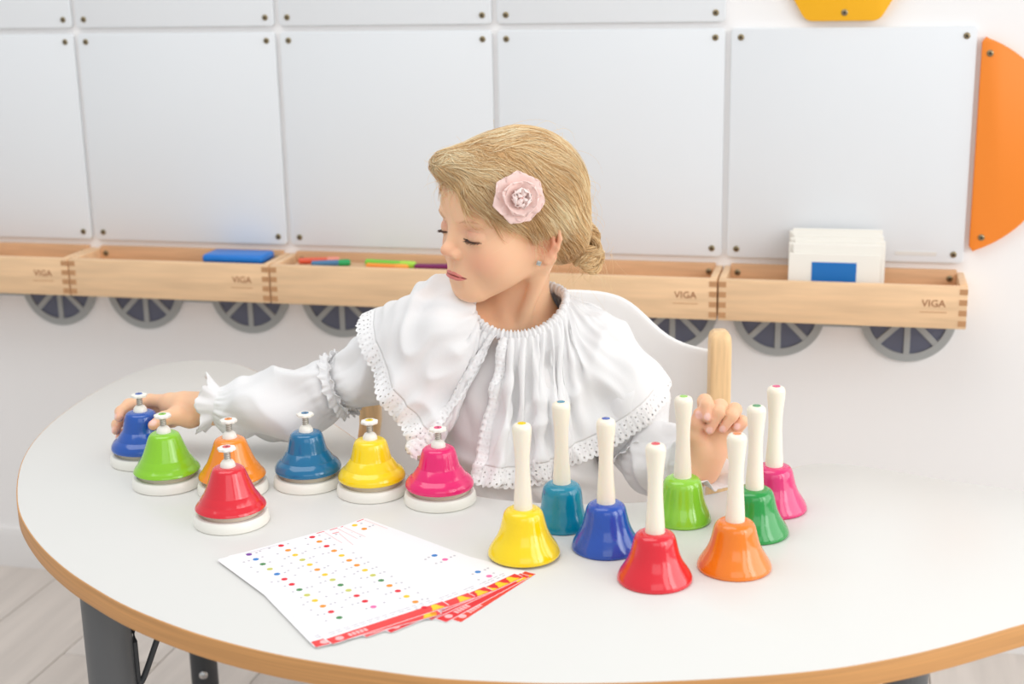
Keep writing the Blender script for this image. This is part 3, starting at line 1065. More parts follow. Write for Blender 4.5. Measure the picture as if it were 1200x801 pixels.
def ellip_head(p):
    """p in head coordinates -> distance"""
    a = np.abs(p[:, 0])
    ps = p.copy(); ps[:, 0] = a                          # mirrored
    d = s_ell(p, (0, -0.008, 0.020), (0.0700, 0.0790, 0.0635))
    d = smin(d, s_ell(p, (0, 0.028, 0.018), (0.059, 0.0535, 0.050)), 0.02)
    d = smin(d, s_ell(p, (0, 0.026, -0.030), (0.0575, 0.052, 0.060)), 0.02)
    d = smin(d, s_ell(ps, (0.031, 0.040, -0.048), (0.027, 0.0275, 0.029)), 0.016)      # cheeks
    d = smin(d, s_cap(ps, (0.049, -0.002, -0.048), (0.012, 0.048, -0.087), 0.0155, 0.017), 0.018)   # jaw
    d = smin(d, s_ell(p, (0, 0.0590, -0.0900), (0.018, 0.0145, 0.0145)), 0.014)         # chin
    d = smin(d, s_ell(p, (0, 0.0575, -0.068), (0.027, 0.0215, 0.023)), 0.012)           # muzzle
    d = smin(d, s_ell(ps, (0.024, 0.0635, 0.000), (0.022, 0.0125, 0.009)), 0.010)       # brow
    d = smax(d, -s_ell(ps, (0.0305, 0.0885, -0.0180), (0.0165, 0.0150, 0.0100)), 0.012)   # eye socket
    # nose
    d = smin(d, s_cap(p, (0, 0.0715, -0.008), (0, 0.0825, -0.0370), 0.0054, 0.0068), 0.009)
    d = smin(d, s_ell(p, (0, 0.0850, -0.0395), (0.0078, 0.0088, 0.0073)), 0.006)
    d = smin(d, s_ell(ps, (0.0092, 0.0780, -0.0440), (0.0058, 0.0076, 0.0058)), 0.0045)
    d = smax(d, -s_ell(ps, (0.0048, 0.0830, -0.0495), (0.0026, 0.0040, 0.0026)), 0.002)
    # eyeball, lids
    d = smin(d, s_sph(ps, (0.0300, 0.0595, -0.0200), 0.0132), 0.0025)
    lid = s_sph(ps, (0.0300, 0.0595, -0.0197), 0.0147)
    cut = -(ps[:, 2] + 0.0240 + 0.10 * (ps[:, 0] - 0.030) - 10.0 * (ps[:, 0] - 0.030) ** 2)    # lower rim of the upper lid
    d = smin(d, smax(lid, cut, 0.0016), 0.0016)
    low = s_sph(ps, (0.0300, 0.0590, -0.0205), 0.0143)
    cut2 = (ps[:, 2] + 0.0266 + 0.10 * (ps[:, 0] - 0.030) - 6.0 * (ps[:, 0] - 0.030) ** 2)
    d = smin(d, smax(low, cut2, 0.002), 0.003)
    # lips
    d = smax(d, -s_cap(p, (0, 0.0802, -0.0540), (0, 0.0815, -0.0610), 0.0016, 0.0019), 0.004)   # philtrum
    d = smax(d, -s_ell(p, (0, 0.0805, -0.0825), (0.012, 0.0055, 0.0035)), 0.008)                # under the lower lip
    return d - lip_relief(p)


def ear_sdf(p):
    """ears on both sides (mirrored)"""
    q = p.copy(); q[:, 0] = np.abs(p[:, 0])
    e = EAR
    # ear plane: local axes (y back, z up, x out)
    o = np.array([0.0640, -0.0100, -0.0305], np.float32)
    ca, sa = math.cos(0.45), math.sin(0.45)              # flare: ear swings outwards towards its back
    r = q - o
    x = r[:, 0] * ca + r[:, 1] * sa
    y = -r[:, 0] * sa * -1.0 * -1.0 + r[:, 1] * ca
    z = r[:, 2]
    ct, st = math.cos(0.16), math.sin(0.16)
    y2, z2 = y * ct + z * st, z * ct - y * st
    L = (np.stack([x, y2, z2], -1) / 0.90).astype(np.float32)
    helix = s_chain(L, [(0.000, 0.009, 0.004), (0.003, 0.011, 0.015), (0.0045, 0.006, 0.0245), (0.006, -0.004, 0.0275), (0.007, -0.0135, 0.0225),
                        (0.0075, -0.0175, 0.011), (0.007, -0.0165, -0.002), (0.005, -0.0110, -0.0130), (0.003, -0.004, -0.0200), (0.001, 0.003, -0.0210)],
                    [0.0016, 0.0023, 0.0025, 0.0026, 0.0027, 0.0027, 0.0026, 0.0030, 0.0044, 0.0030], 0.003)
    anti = s_chain(L, [(0.0045, 0.000, 0.018), (0.0060, -0.008, 0.012), (0.0060, -0.0105, 0.002), (0.0045, -0.0070, -0.009), (0.003, 0.000, -0.0125)], [0.0022] * 5, 0.003)
    plate = s_ell(L, (0.0005, -0.004, 0.003), (0.0036, 0.0145, 0.0240))
    d = smin(plate, helix, 0.004)
    d = smin(d, anti, 0.004)
    tragus = s_cap(L, (0.002, 0.0085, -0.003), (0.003, 0.0065, -0.008), 0.0028, 0.0026)
    d = smin(d, tragus, 0.003)
    d = smax(d, -s_ell(L, (0.007, 0.001, -0.003), (0.0064, 0.0066, 0.0088)), 0.003)
    return d * 0.90


EAR = None
CHIN_DROP = 0.0


def head_sdf(pw):
    p = to_head(pw).astype(np.float32)
    d = ellip_head(p)
    near = (np.abs(np.abs(p[:, 0]) - 0.066) < 0.03) & (np.abs(p[:, 1] + 0.010) < 0.04) & (np.abs(p[:, 2] + 0.026) < 0.045)
    if near.any():
        dn = d[near]
        d = d.copy(); d[near] = smin(dn, ear_sdf(p[near]), 0.004)
    return d


NECK_T = from_head((0, -0.024, -0.055))
NECK_B = np.array([0.006, 1.738, 0.755])


def torso_sdf(p):
    d = s_ell(p, (0.004, 1.728, 0.665), (0.092, 0.062, 0.105))
    d = smin(d, s_ell(p, (0.006, 1.735, 0.555), (0.088, 0.064, 0.10)), 0.06)
    d = smin(d, s_ell(p, (0.008, 1.760, 0.455), (0.105, 0.085, 0.080)), 0.06)
    d = smin(d, s_cap(p, SH_R + (0.012, 0, -0.006), NECK_B + (-0.022, 0.004, 0.004), 0.028, 0.030), 0.03)
    d = smin(d, s_cap(p, SH_L + (-0.018, 0, -0.014), NECK_B + (0.022, 0.004, 0.000), 0.022, 0.029), 0.03)
    d = smin(d, s_cap(p, NECK_B + (0, 0.004, -0.02), NECK_T, 0.036, 0.0335), 0.03)
    # collar bones and neck tendon
    d = smin(d, s_cap(p, (-0.008, 1.688, 0.754), (-0.075, 1.698, 0.778), 0.0055, 0.006), 0.016)
    d = smin(d, s_cap(p, (0.016, 1.688, 0.752), (0.085, 1.704, 0.756), 0.0055, 0.006), 0.016)
    d = smin(d, s_cap(p, (0.010, 1.690, 0.758), from_head((0.052, -0.022, -0.050)), 0.0065, 0.010), 0.014)
    d = smin(d, s_cap(p, (-0.004, 1.692, 0.758), from_head((-0.050, -0.020, -0.055)), 0.0060, 0.010), 0.014)
    return d


def legs_sdf(p):
    d = None
    for sx in (-1, 1):
        hip, knee, ank = np.array([0.006 + sx * 0.052, 1.755, 0.430]), np.array([0.006 + sx * 0.085, 1.520, 0.432]), np.array([0.006 + sx * 0.090, 1.545, 0.085])
        e = s_chain(p, [hip, knee, (knee + ank) / 2 + np.array([0, 0.012, 0.02]), ank], [0.058, 0.040, 0.036, 0.023], 0.02)
        e = smin(e, s_cap(p, ank + (0, 0.012, -0.045), ank + (0.01 * sx, -0.085, -0.062), 0.026, 0.020), 0.025)
        d = e if d is None else smin(d, e, 0.01)
    return d


def arms_sdf(p):
    d = s_chain(p, [SH_R, (SH_R + EL_R) / 2, EL_R, EL_R * .65 + WR_R * .35, WR_R], [0.033, 0.028, 0.0215, 0.0215, 0.0190], 0.015)
    e = s_chain(p, [SH_L, (SH_L + EL_L) / 2, EL_L, EL_L * .65 + WR_L * .35, WR_L], [0.022, 0.022, 0.0170, 0.0150, 0.0175], 0.015)
    return np.minimum(d, e)


# ---- hands: chains of joints (world metres) with a radius at every joint
def cam_pt(px, py, y):
    d = _fw + ((px - 600) * _rt + (py - 400.5) * _dn) / 1667.0
    return np.array([0, 0, 1.19]) + d * (y / d[1])


RH = dict(
    palm=[(cam_pt(236, 478, 1.766), 0.0185), (cam_pt(216, 478, 1.768), 0.0200), (cam_pt(203, 477, 1.776), 0.0175)],
    index=[(cam_pt(199, 471, 1.776), .0105), (cam_pt(176, 469, 1.790), .0085), (cam_pt(151, 474, 1.784), .0078), (cam_pt(141, 482, 1.766), .0068), (cam_pt(139.5, 489, 1.748), .0058)],
    middle=[(cam_pt(198, 479, 1.788), .0105), (cam_pt(172, 481, 1.803), .0085), (cam_pt(147, 489, 1.797), .0078), (cam_pt(137, 497, 1.778), .0068), (cam_pt(136, 504, 1.758), .0058)],
    ring=[(cam_pt(199, 486, 1.796), .0100), (cam_pt(176, 492, 1.810), .0080), (cam_pt(154, 501, 1.806), .0074), (cam_pt(144, 508, 1.792), .0062), (cam_pt(140, 512, 1.780), .0054)],
    little=[(cam_pt(202, 492, 1.798), .0090), (cam_pt(184, 500, 1.808), .0070), (cam_pt(168, 508, 1.808), .0064), (cam_pt(160, 513, 1.800), .0055)],
    thumb=[(cam_pt(222, 488, 1.758), .0155), (cam_pt(206, 487, 1.742), .0115), (cam_pt(192, 490, 1.722), .0085), (cam_pt(179.5, 498, 1.711), .0066)])
LH = dict(
    palm=[(cam_pt(823, 548, 1.617), 0.0190), (cam_pt(829, 528, 1.617), 0.0200), (cam_pt(840, 508, 1.618), 0.0165)],
    palm2=[(cam_pt(824, 540, 1.612), 0.0150), (cam_pt(850, 512, 1.618), 0.0125)],
    index=[(cam_pt(826, 497, 1.618), .0100), (cam_pt(826, 470, 1.606), .0086), (cam_pt(829, 474, 1.592), .0076), (cam_pt(828.5, 489, 1.584), .0060)],
    middle=[(cam_pt(838, 497, 1.617), .0102), (cam_pt(844, 476, 1.603), .0087), (cam_pt(842, 483, 1.588), .0076), (cam_pt(831.5, 503, 1.584), .0060)],
    ring=[(cam_pt(850, 501, 1.617), .0098), (cam_pt(861, 480, 1.604), .0083), (cam_pt(857.5, 487, 1.590), .0073), (cam_pt(846.5, 502, 1.586), .0058)],
    little=[(cam_pt(856, 510, 1.618), .0090), (cam_pt(869, 494, 1.610), .0078), (cam_pt(869, 494, 1.599), .0070), (cam_pt(862, 500, 1.593), .0057)],
    thumb=[(cam_pt(820, 530, 1.606), .0150), (cam_pt(815, 510, 1.598), .0105), (cam_pt(817, 495, 1.594), .0078), (cam_pt(818.5, 484, 1.593), .0062)])


def hand_sdf(p, H, wrist, arm):
    d = s_chain(p, [wrist + (wrist - arm) * -0.15, wrist, H['palm'][0][0]], [0.0195, 0.0190, H['palm'][0][1]], 0.01)
    for nm in ('palm', 'palm2'):
        if nm in H:
            d = smin(d, s_chain(p, [a for a, _ in H[nm]], [r for _, r in H[nm]], 0.01), 0.012)
    fing = None
    for nm in ('index', 'middle', 'ring', 'little'):
        c = H[nm]
        e = s_chain(p, [a for a, _ in c], [r for _, r in c], 0.003)
        base = s_cap(p, H['palm'][1][0], c[0][0], 0.013, c[0][1])
        d = smin(d, base, 0.008)
        fing = e if fing is None else smin(fing, e, 0.0006)
    d = smin(d, fing, 0.0045)
    c = H['thumb']
    d = smin(d, s_chain(p, [a for a, _ in c], [r for _, r in c], 0.005), 0.006)
    return d


_groups = [(head_sdf, HEAD_C + (0, 0, -0.01), 0.135), (lambda p: hand_sdf(p, RH, WR_R, EL_R), cam_pt(190, 485, 1.77), 0.115),
           (lambda p: hand_sdf(p, LH, WR_L, EL_L), cam_pt(838, 510, 1.605), 0.095), (torso_sdf, np.array([0.005, 1.73, 0.62]), 0.33),
           (legs_sdf, np.array([0.006, 1.61, 0.26]), 0.36), (arms_sdf, np.array([-0.08, 1.73, 0.69]), 0.36)]
_blend = [0.02, 0.003, 0.003, 0.02, 0.05, 0.03]


def body_sdf(p):
    p = p.astype(np.float32)
    d = np.full(len(p), 0.2, np.float32)
    for k in (3, 0, 5, 1, 2, 4):
        fn, c, r = _groups[k]
        m = nrm(p - c.astype(np.float32)) < r + 0.03
        if m.any():
            q = p[m]
            d[m] = smin(d[m], fn(q), _blend[k])
    return d


person = thing('person', 'blonde girl in a white ruffled blouse seated behind the table, reaching for a bell', 'person', (0.006, 1.755, 0.372))


def add_child(o, par):
    """parent while keeping world coordinates"""
    o.parent = par
    base = par
    mw = Matrix.Identity(4)
    chain = []
    while base is not None:
        chain.append(base); base = base.parent
    for b in reversed(chain):
        mw = mw @ b.matrix_parent_inverse @ b.matrix_basis if b.parent else b.matrix_basis.copy()
    o.matrix_parent_inverse = mw.inverted()
    return o


M_SKIN = mat('skin', srgb(236, 190, 160), 0.45, 0.35, sss=0.25)
_nt = M_SKIN.node_tree
_at = _nt.nodes.new('ShaderNodeAttribute'); _at.attribute_name = 'skin_tone'
_nt.links.new(_at.outputs['Color'], _nt.nodes['Principled BSDF'].inputs['Base Color'])

BV, BQ = sdf_mesh(body_sdf, (-0.56, 1.42, -0.002), (0.34, 1.86, 1.01), 0.0017)
BV = sdf_project(body_sdf, BV, 0.0, 1)
body_me = quad_mesh('body', BV, BQ)
# finer mesh on the middle of the face
_bm = bmesh.new(); _bm.from_mesh(body_me)
_hq = to_head(BV.astype(np.float32))
_inn = (np.abs(_hq[:, 0]) < 0.047) & (_hq[:, 1] > 0.05) & (_hq[:, 2] < 0.008) & (_hq[:, 2] > -0.098)
_bm.verts.ensure_lookup_table()
_fs = [f for f in _bm.faces if all(_inn[v.index] for v in f.verts)]
_es = list({e for f in _fs for e in f.edges})
bmesh.ops.subdivide_edges(_bm, edges=_es, cuts=2, use_grid_fill=True)
_bm.to_mesh(body_me); _bm.free()
_co = np.empty(len(body_me.vertices) * 3, np.float32)
body_me.vertices.foreach_get('co', _co)
_co = _co.reshape(-1, 3)
_n0 = len(BV)
_co[_n0:] = sdf_project(body_sdf, _co[_n0:], 0.0, 2)
BV = _co
body_me.vertices.foreach_set('co', np.ascontiguousarray(BV).ravel())
body_me.update(); body_me.shade_smooth()


def lerp_col(c, target, w):
    return c * (1 - w[:, None]) + np.array(target)[None] * w[:, None]


def skin_colours(v):
    c = np.tile(np.array(srgb(246, 198, 160)[:3]), (len(v), 1))
    nz = smooth_noise(v, 3, 8, 18.0)
    c *= (1 + 0.025 * nz)[:, None]
    h = to_head(v.astype(np.float32)).astype(float)
    hs = h.copy(); hs[:, 0] = np.abs(h[:, 0])

    def blob(c0, r, pw=2.0):
        return np.exp(-((hs - np.array(c0)) ** 2 / np.array(r) ** 2).sum(1) * pw * 0.5)
    c = lerp_col(c, srgb(238, 150, 125)[:3], 0.42 * blob((0.040, 0.062, -0.048), (0.022, 0.03, 0.017)))
    c = lerp_col(c, srgb(228, 150, 125)[:3], 0.45 * blob((0, 0.092, -0.041), (0.010, 0.02, 0.008)))
    c = lerp_col(c, srgb(216, 118, 92)[:3], 0.75 * blob((0.068, -0.014, -0.026), (0.012, 0.022, 0.024)))
    c = lerp_col(c, srgb(214, 150, 135)[:3], 0.55 * blob((0.030, 0.074, -0.015), (0.013, 0.02, 0.007)))
    hp = hs.astype(np.float32)
    t_, um, top, bot = lip_lines(hp)
    soft = 0.0007
    lip = np.clip((top - hp[:, 2]) / soft + 0.5, 0, 1) * np.clip((hp[:, 2] - bot) / soft + 0.5, 0, 1) * np.clip((1 - t_) / 0.05, 0, 1) * (hp[:, 1] > 0.05)
    line = np.exp(-((hp[:, 2] - um) / 0.0006) ** 2) * np.clip((1.04 - t_) / 0.1, 0, 1) * (hp[:, 1] > 0.05)
    c = lerp_col(c, srgb(212, 116, 114)[:3], 0.88 * lip)
    c = lerp_col(c, srgb(140, 62, 62)[:3], 0.7 * line)
    eye = np.clip(1 - np.abs(hs[:, 2] + 0.0253 + 0.10 * (hs[:, 0] - 0.030) - 8.0 * (hs[:, 0] - 0.030) ** 2) / 0.0011, 0, 1) * (np.abs(hs[:, 0] - 0.0305) < 0.0125) * (hs[:, 1] > 0.062)
    c = lerp_col(c, srgb(96, 66, 52)[:3], 0.9 * eye)
    # fingertips and nails
    for H, view in ((RH, np.array([0.1, -1, 0.25])), (LH, np.array([-0.05, -1, 0.2]))):
        for nm in ('thumb', 'index', 'middle', 'ring', 'little'):
            tip, r = H[nm][-1]
            m = nrm(v - tip) < 0.02
            if not m.any():
                continue
            w = np.exp(-(nrm(v[m] - tip) / 0.011) ** 2)
            c[m] = lerp_col(c[m], srgb(232, 160, 140)[:3], 0.5 * w)
            if H is RH and nm != 'thumb':
                out = np.array([-1, -0.3, 0.35])
            elif H is RH:
                out = np.array([-0.35, -1.0, 0.55])
            else:
                out = np.array([-0.05, -1, 0.25])
            out = out / np.linalg.norm(out)
            ax = H[nm][-1][0] - H[nm][-2][0]; ax /= np.linalg.norm(ax)
            sd = np.cross(ax, out); sd /= np.linalg.norm(sd)
            o2 = np.cross(sd, ax)
            q = v[m] - (tip + ax * 0.0005)
            e = np.sqrt((q @ ax / (r * 0.72)) ** 2 + (q @ sd / (r * 0.66)) ** 2)
            nail = np.clip((1.08 - e) / 0.16, 0, 1) * ((q @ o2) > 0.2 * r)
            c[m] = lerp_col(c[m], srgb(250, 205, 196)[:3], 0.9 * nail)
    # skirt of the legs and shoes stay hidden under the table; shoes are separate parts
    return np.clip(c, 0, 1)


_ca = body_me.attributes.new('skin_tone', 'FLOAT_COLOR', 'POINT')
_cc = np.ones((len(body_me.vertices), 4), np.float32)
_cc[:, :3] = skin_colours(BV.astype(float))
_ca.data.foreach_set('color', _cc.ravel())
body = add_child(obj('body', body_me, M_SKIN), person)

# ------------------------------------------------------------------ clothes
M_CLOTH = mat('cotton_white', srgb(247, 246, 246), 0.8, 0.15, transl=0.10, bump=(700, 0.10, (1, 1, 1)), sheen=0.1)
M_CLOTH2 = mat('cotton_under', srgb(238, 235, 234), 0.8, 0.15, bump=(700, 0.10, (1, 1, 1)), sheen=0.1)


def lace_material():
    m = mat('eyelet_lace', srgb(248, 247, 247), 0.85, 0.1, bump=(900, 0.35, (1, 1, 1)))
    nt = m.node_tree
    N, L = nt.nodes, nt.links
    at = N.new('ShaderNodeAttribute'); at.attribute_name = 'lace_uv'
    sep = N.new('ShaderNodeSeparateXYZ'); L.new(at.outputs['Vector'], sep.inputs[0])

    def mth(op, a, b=None):
        n = N.new('ShaderNodeMath'); n.operation = op
        for i, v in enumerate((a, b)):
            if v is None:
                continue
            if isinstance(v, (int, float)):
                n.inputs[i].default_value = v
            else:
                L.new(v, n.inputs[i])
        return n.outputs[0]

    def dots(du, dv0, period, r):
        u = mth('SUBTRACT', mth('FRACT', mth('ADD', mth('DIVIDE', sep.outputs[0], period), du)), 0.5)
        u = mth('MULTIPLY', u, period)
        v = mth('SUBTRACT', sep.outputs[1], dv0)
        d = mth('SQRT', mth('ADD', mth('MULTIPLY', u, u), mth('MULTIPLY', v, v)))
        return mth('LESS_THAN', d, r)
    holes = dots(0.0, 0.0045, 0.0085, 0.00100)
    for du, v0, pr, r in ((0.5, 0.0095, 0.0085, 0.0007), (0.0, 0.0150, 0.017, 0.0009), (0.28, 0.0185, 0.017, 0.0007), (0.72, 0.0185, 0.017, 0.0007), (0.5, 0.0140, 0.017, 0.0007)):
        holes = mth('MAXIMUM', holes, dots(du, v0, pr, r))
    tr = N.new('ShaderNodeBsdfTransparent')
    mx = N.new('ShaderNodeMixShader')
    L.new(holes, mx.inputs['Fac'])
    L.new(N['Principled BSDF'].outputs[0], mx.inputs[1])
    L.new(tr.outputs[0], mx.inputs[2])
    L.new(mx.outputs[0], N['Material Output'].inputs['Surface'])
    return m


M_LACE = lace_material()
blouse = bpy.data.objects.new('blouse', None)
COL.objects.link(blouse)
blouse.parent = person


def grid_quads(nr, nc, wrap=False):
    i = np.arange(nr * nc).reshape(nr, nc)
    if wrap:
        j = np.roll(i, -1, 1)
        return np.stack([i[:-1], j[:-1], j[1:], i[1:]], -1).reshape(-1, 4)
    return np.stack([i[:-1, :-1], i[:-1, 1:], i[1:, 1:], i[1:, :-1]], -1).reshape(-1, 4)


# --- body of the blouse
def blouse_sdf(p):
    p = p.astype(np.float32)
    d = s_ell(p, (0.004, 1.726, 0.662), (0.108, 0.078, 0.122))
    d = smin(d, s_ell(p, (0.006, 1.730, 0.560), (0.104, 0.088, 0.10)), 0.06)
    d = smin(d, s_ell(p, (0.008, 1.745, 0.465), (0.126, 0.106, 0.090)), 0.07)
    q = p * np.array([1, 1, 0.35], np.float32)
    fold = smooth_noise(p + 0.03 * smooth_noise(p, 12, 4, 5.0)[:, None], 11, 7, 8.0) * 0.0035
    fold = fold + 0.0022 * np.abs(smooth_noise(q, 13, 6, 16.0))
    drape = 0.004 * np.sin(p[:, 2] * 110 + p[:, 0] * 45 + 2.5 * smooth_noise(p, 17, 4, 4.0)) * np.clip((0.66 - p[:, 2]) / 0.08, 0, 1)
    d = d - fold - drape
    return smax(smax(d, p[:, 2] - 0.753, 0.006), 0.405 - p[:, 2], 0.004)


v_, q_ = sdf_mesh(blouse_sdf, (-0.16, 1.58, 0.39), (0.18, 1.90, 0.75), 0.0032)
add_child(obj('bodice', quad_mesh('bodice', v_, q_), M_CLOTH2, None), blouse)


# --- sleeves
def sleeve(name, path, seed, droop=0.0, n_t=150, n_a=110):
    """path: list of (point, radius, gather) ; gather 1 = elastic band"""
    P = np.array([a for a, _, _ in path]); R = np.array([b for _, b, _ in path]); G = np.array([g for _, _, g in path])
    pts = catmull(P, n_t, False)
    u = np.linspace(0, len(path) - 1, n_t)
    rad = np.maximum(catmull(np.stack([R, R, R], 1), n_t, False)[:, 0], 0.008)
    cum = np.concatenate([[0], np.cumsum(np.linalg.norm(np.diff(pts, axis=0), axis=1))])
    bands = [np.interp(i, u, cum) for i in range(len(path)) if G[i] > 0]
    tan = np.gradient(pts, axis=0); tan /= np.linalg.norm(tan, axis=1, keepdims=True)
    side = np.cross(tan, [0, 0, 1.0]); side /= np.linalg.norm(side, axis=1, keepdims=True)
    upv = np.cross(side, tan)
    a = np.linspace(0, 2 * np.pi, n_a, endpoint=False)
    A, T = np.meshgrid(a, cum)
    base = pts[:, None, :] + rad[:, None, None] * (np.cos(A)[..., None] * side[:, None] + np.sin(A)[..., None] * upv[:, None])
    r = np.random.default_rng(seed)
    disp = np.zeros_like(A)
    dmin = np.full_like(T, 9.0)
    for b in bands:
        dd = np.abs(T - b)
        dmin = np.minimum(dmin, dd)
        ph = r.uniform(0, 6.28, 4)
        ripple = (np.cos(17 * A + ph[0] + 40 * (T - b)) + 0.8 * np.cos(26 * A + ph[1] - 30 * (T - b)) + 0.7 * np.cos(11 * A + ph[2])) / 2.5
        disp += ripple * (0.0030 * np.exp(-dd / 0.020) * np.clip(dd / 0.006, 0.25, 1))
    big = smooth_noise(base + 0.02 * smooth_noise(base, seed + 5, 4, 7.0)[..., None], seed, 7, 9.0)
    crease = np.abs(smooth_noise(base * np.array([1, 1, 0.7]), seed + 1, 6, 11.0))
    env = np.clip(dmin / 0.03, 0, 1)
    disp += env * (0.0050 * big + 0.0085 * (0.35 - crease))
    out = (np.cos(A)[..., None] * side[:, None] + np.sin(A)[..., None] * upv[:, None])
    V = base + disp[..., None] * out
    V[..., 2] -= droop * env
    V[..., 2] = np.where(V[..., 0] < -0.12, np.maximum(V[..., 2], TZ + 0.0018), V[..., 2])
    o = quad_mesh(name, V.reshape(-1, 3), grid_quads(n_t, n_a, True))
    ob = add_child(obj(name, o, M_CLOTH), blouse)
    s = ob.modifiers.new('thickness', 'SOLIDIFY'); s.thickness = 0.0008; s.offset = -1
    frames = (pts, side, upv, tan, cum, u, rad)
    return ob, frames


def frill(name, center, axis, r0, r1, length, waves, seed, lift=0.0, amp=0.0035, tilt_up=None, parent=None):
    """wavy cuff frill: starts at radius r0 at the centre and flares to r1 along axis"""
    axis = np.array(axis, float); axis /= np.linalg.norm(axis)
    side = np.cross(axis, [0, 0, 1.0]); side /= np.linalg.norm(side)
    upv = np.cross(side, axis)
    n_a, n_l = 200, 12
    rr = np.random.default_rng(seed)
    a = np.linspace(0, 2 * np.pi, n_a, endpoint=False)
    ph = rr.uniform(0, 6.28, 3)
    t = np.linspace(0, 1, n_l)[:, None]
    w = np.sin(waves * a + ph[0]) + 0.6 * np.sin((waves * 0.62) * a // 1 * 0 + round(waves * 0.6) * a + ph[1]) + 0.3 * np.sin(round(waves * 1.7) * a + ph[2])
    rad = r0 + (r1 - r0) * t ** 1.3 + amp * w[None] * t
    ln = length * t + 0.25 * length * t * (np.cos(round(waves * 0.5) * a + ph[1]))[None] * t + 0.0012 * t * np.abs(np.sin(waves * 1.5 * a))[None]
    V = np.asarray(center)[None, None] + ln[..., None] * axis + rad[..., None] * (np.cos(a)[None, :, None] * side + np.sin(a)[None, :, None] * upv)
    V[..., 2] = np.maximum(V[..., 2], TZ + 0.0015)
    o = add_child(obj(name, quad_mesh(name, V.reshape(-1, 3), grid_quads(n_l, n_a, True)), M_CLOTH), parent or blouse)
    s = o.modifiers.new('thickness', 'SOLIDIFY'); s.thickness = 0.0008; s.offset = 0
    return o


pathR = [(np.array([-0.070, 1.712, 0.752]), 0.050, 0), (np.array([-0.125, 1.727, 0.728]), 0.047, 0), (cam_pt(452, 420, 1.742), 0.048, 0), (cam_pt(420, 443, 1.750), 0.043, 0),
         (cam_pt(398, 451, 1.755), 0.0345, 1), (cam_pt(378, 458, 1.757), 0.0450, 0), (cam_pt(340, 475, 1.760), 0.0540, 0), (cam_pt(300, 478, 1.762), 0.0460, 0), (cam_pt(270, 477, 1.764), 0.0310, 0),
         (cam_pt(255, 476, 1.765), 0.0240, 1)]
sl_r, fr_r = sleeve('sleeve', pathR, 21, 0.002)
pathL = [(np.array([0.074, 1.718, 0.722]), 0.046, 0), (cam_pt(706, 438, 1.716), 0.044, 0), (cam_pt(737, 474, 1.712), 0.048, 0), (cam_pt(740, 503, 1.704), 0.040, 0),
         (cam_pt(744, 525, 1.697), 0.0320, 1), (cam_pt(760, 533, 1.682), 0.0430, 0), (cam_pt(785, 539, 1.655), 0.0470, 0), (cam_pt(807, 543, 1.637), 0.0400, 0),
         (cam_pt(819, 546, 1.622), 0.0245, 1)]
sl_l, fr_l = sleeve('sleeve', pathL, 22, 0.002)

ax_r = cam_pt(235, 469, 1.766) - cam_pt(256, 472, 1.765)
frill('wrist_frill', cam_pt(256, 476, 1.765), ax_r, 0.0240, 0.0370, 0.018, 9, 3, amp=0.0042)
ax_l = cam_pt(836, 532, 1.606) - cam_pt(819, 547, 1.622)
frill('wrist_frill', cam_pt(818, 547, 1.623), ax_l, 0.0240, 0.0390, 0.016, 9, 4, amp=0.0036)
for (pp, kk, sd) in ((pathR, 4, 5), (pathL, 4, 7)):
    ctr = pp[kk][0]
    axv = pp[kk + 1][0] - pp[kk - 1][0]
    axv = axv / np.linalg.norm(axv)
    rr = pp[kk][1] + 0.001
    fl_ = 0.0085 if pp is pathR else 0.0150
    frill('elbow_frill', ctr - axv * 0.001, axv, rr, rr + fl_, 0.008, 26, sd, amp=0.0018)
    frill('elbow_frill', ctr + axv * 0.001, -axv, rr, rr + fl_, 0.008, 26, sd + 1, amp=0.0018)
    frill('elbow_frill', ctr + axv * 0.001, -axv, rr - .002, rr + 0.0015, 0.012, 31, sd + 2, amp=0.0018)

# --- the ruffled cape collar: a small position-based cloth settle over the shoulders
CX, CY, CRX, CRY = 0.009, 1.708, 0.0580, 0.0535
SLIT = math.radians(22)


def ring_pt(phi):
    """phi = 0 at the front, growing towards the girl's right"""
    s_, c_ = np.sin(phi), np.cos(phi)
    return np.stack([CX - CRX * s_, CY - CRY * c_, 0.7880 - np.where(c_ > 0, 0.0300, 0.008) * c_ + 0.004 * (-s_)], -1)


def cloth_collider(p):
    d = s_ell(p, (0.004, 1.728, 0.665), (0.110, 0.079, 0.108))
    d = smin(d, s_ell(p, (0.006, 1.732, 0.560), (0.106, 0.088, 0.10)), 0.06)
    coll_l = [(np.array([0.074, 1.718, 0.722]), 0.046), (cam_pt(706, 438, 1.716), 0.044), (cam_pt(730, 480, 1.712), 0.046), (cam_pt(735, 505, 1.706), 0.040), (cam_pt(741, 527, 1.697), 0.031)]
    for pth in (pathR, coll_l):
        for i in range(0, 4):
            d = smin(d, s_cap(p, pth[i][0], pth[i + 1][0], pth[i][1] + .001, pth[i + 1][1] + .001), 0.02)
    d = smin(d, s_cap(p, SH_R + (0.0, 0, 0.004), NECK_B + (-0.02, -0.004, 0.01), 0.040, 0.034), 0.03)
    d = smin(d, s_cap(p, SH_L + (-0.006, 0, -0.010), NECK_B + (0.02, -0.004, 0.004), 0.033, 0.033), 0.03)
    d = smin(d, s_cap(p, NECK_B + (0, 0, -0.03), NECK_T, 0.040, 0.036), 0.02)
    return d


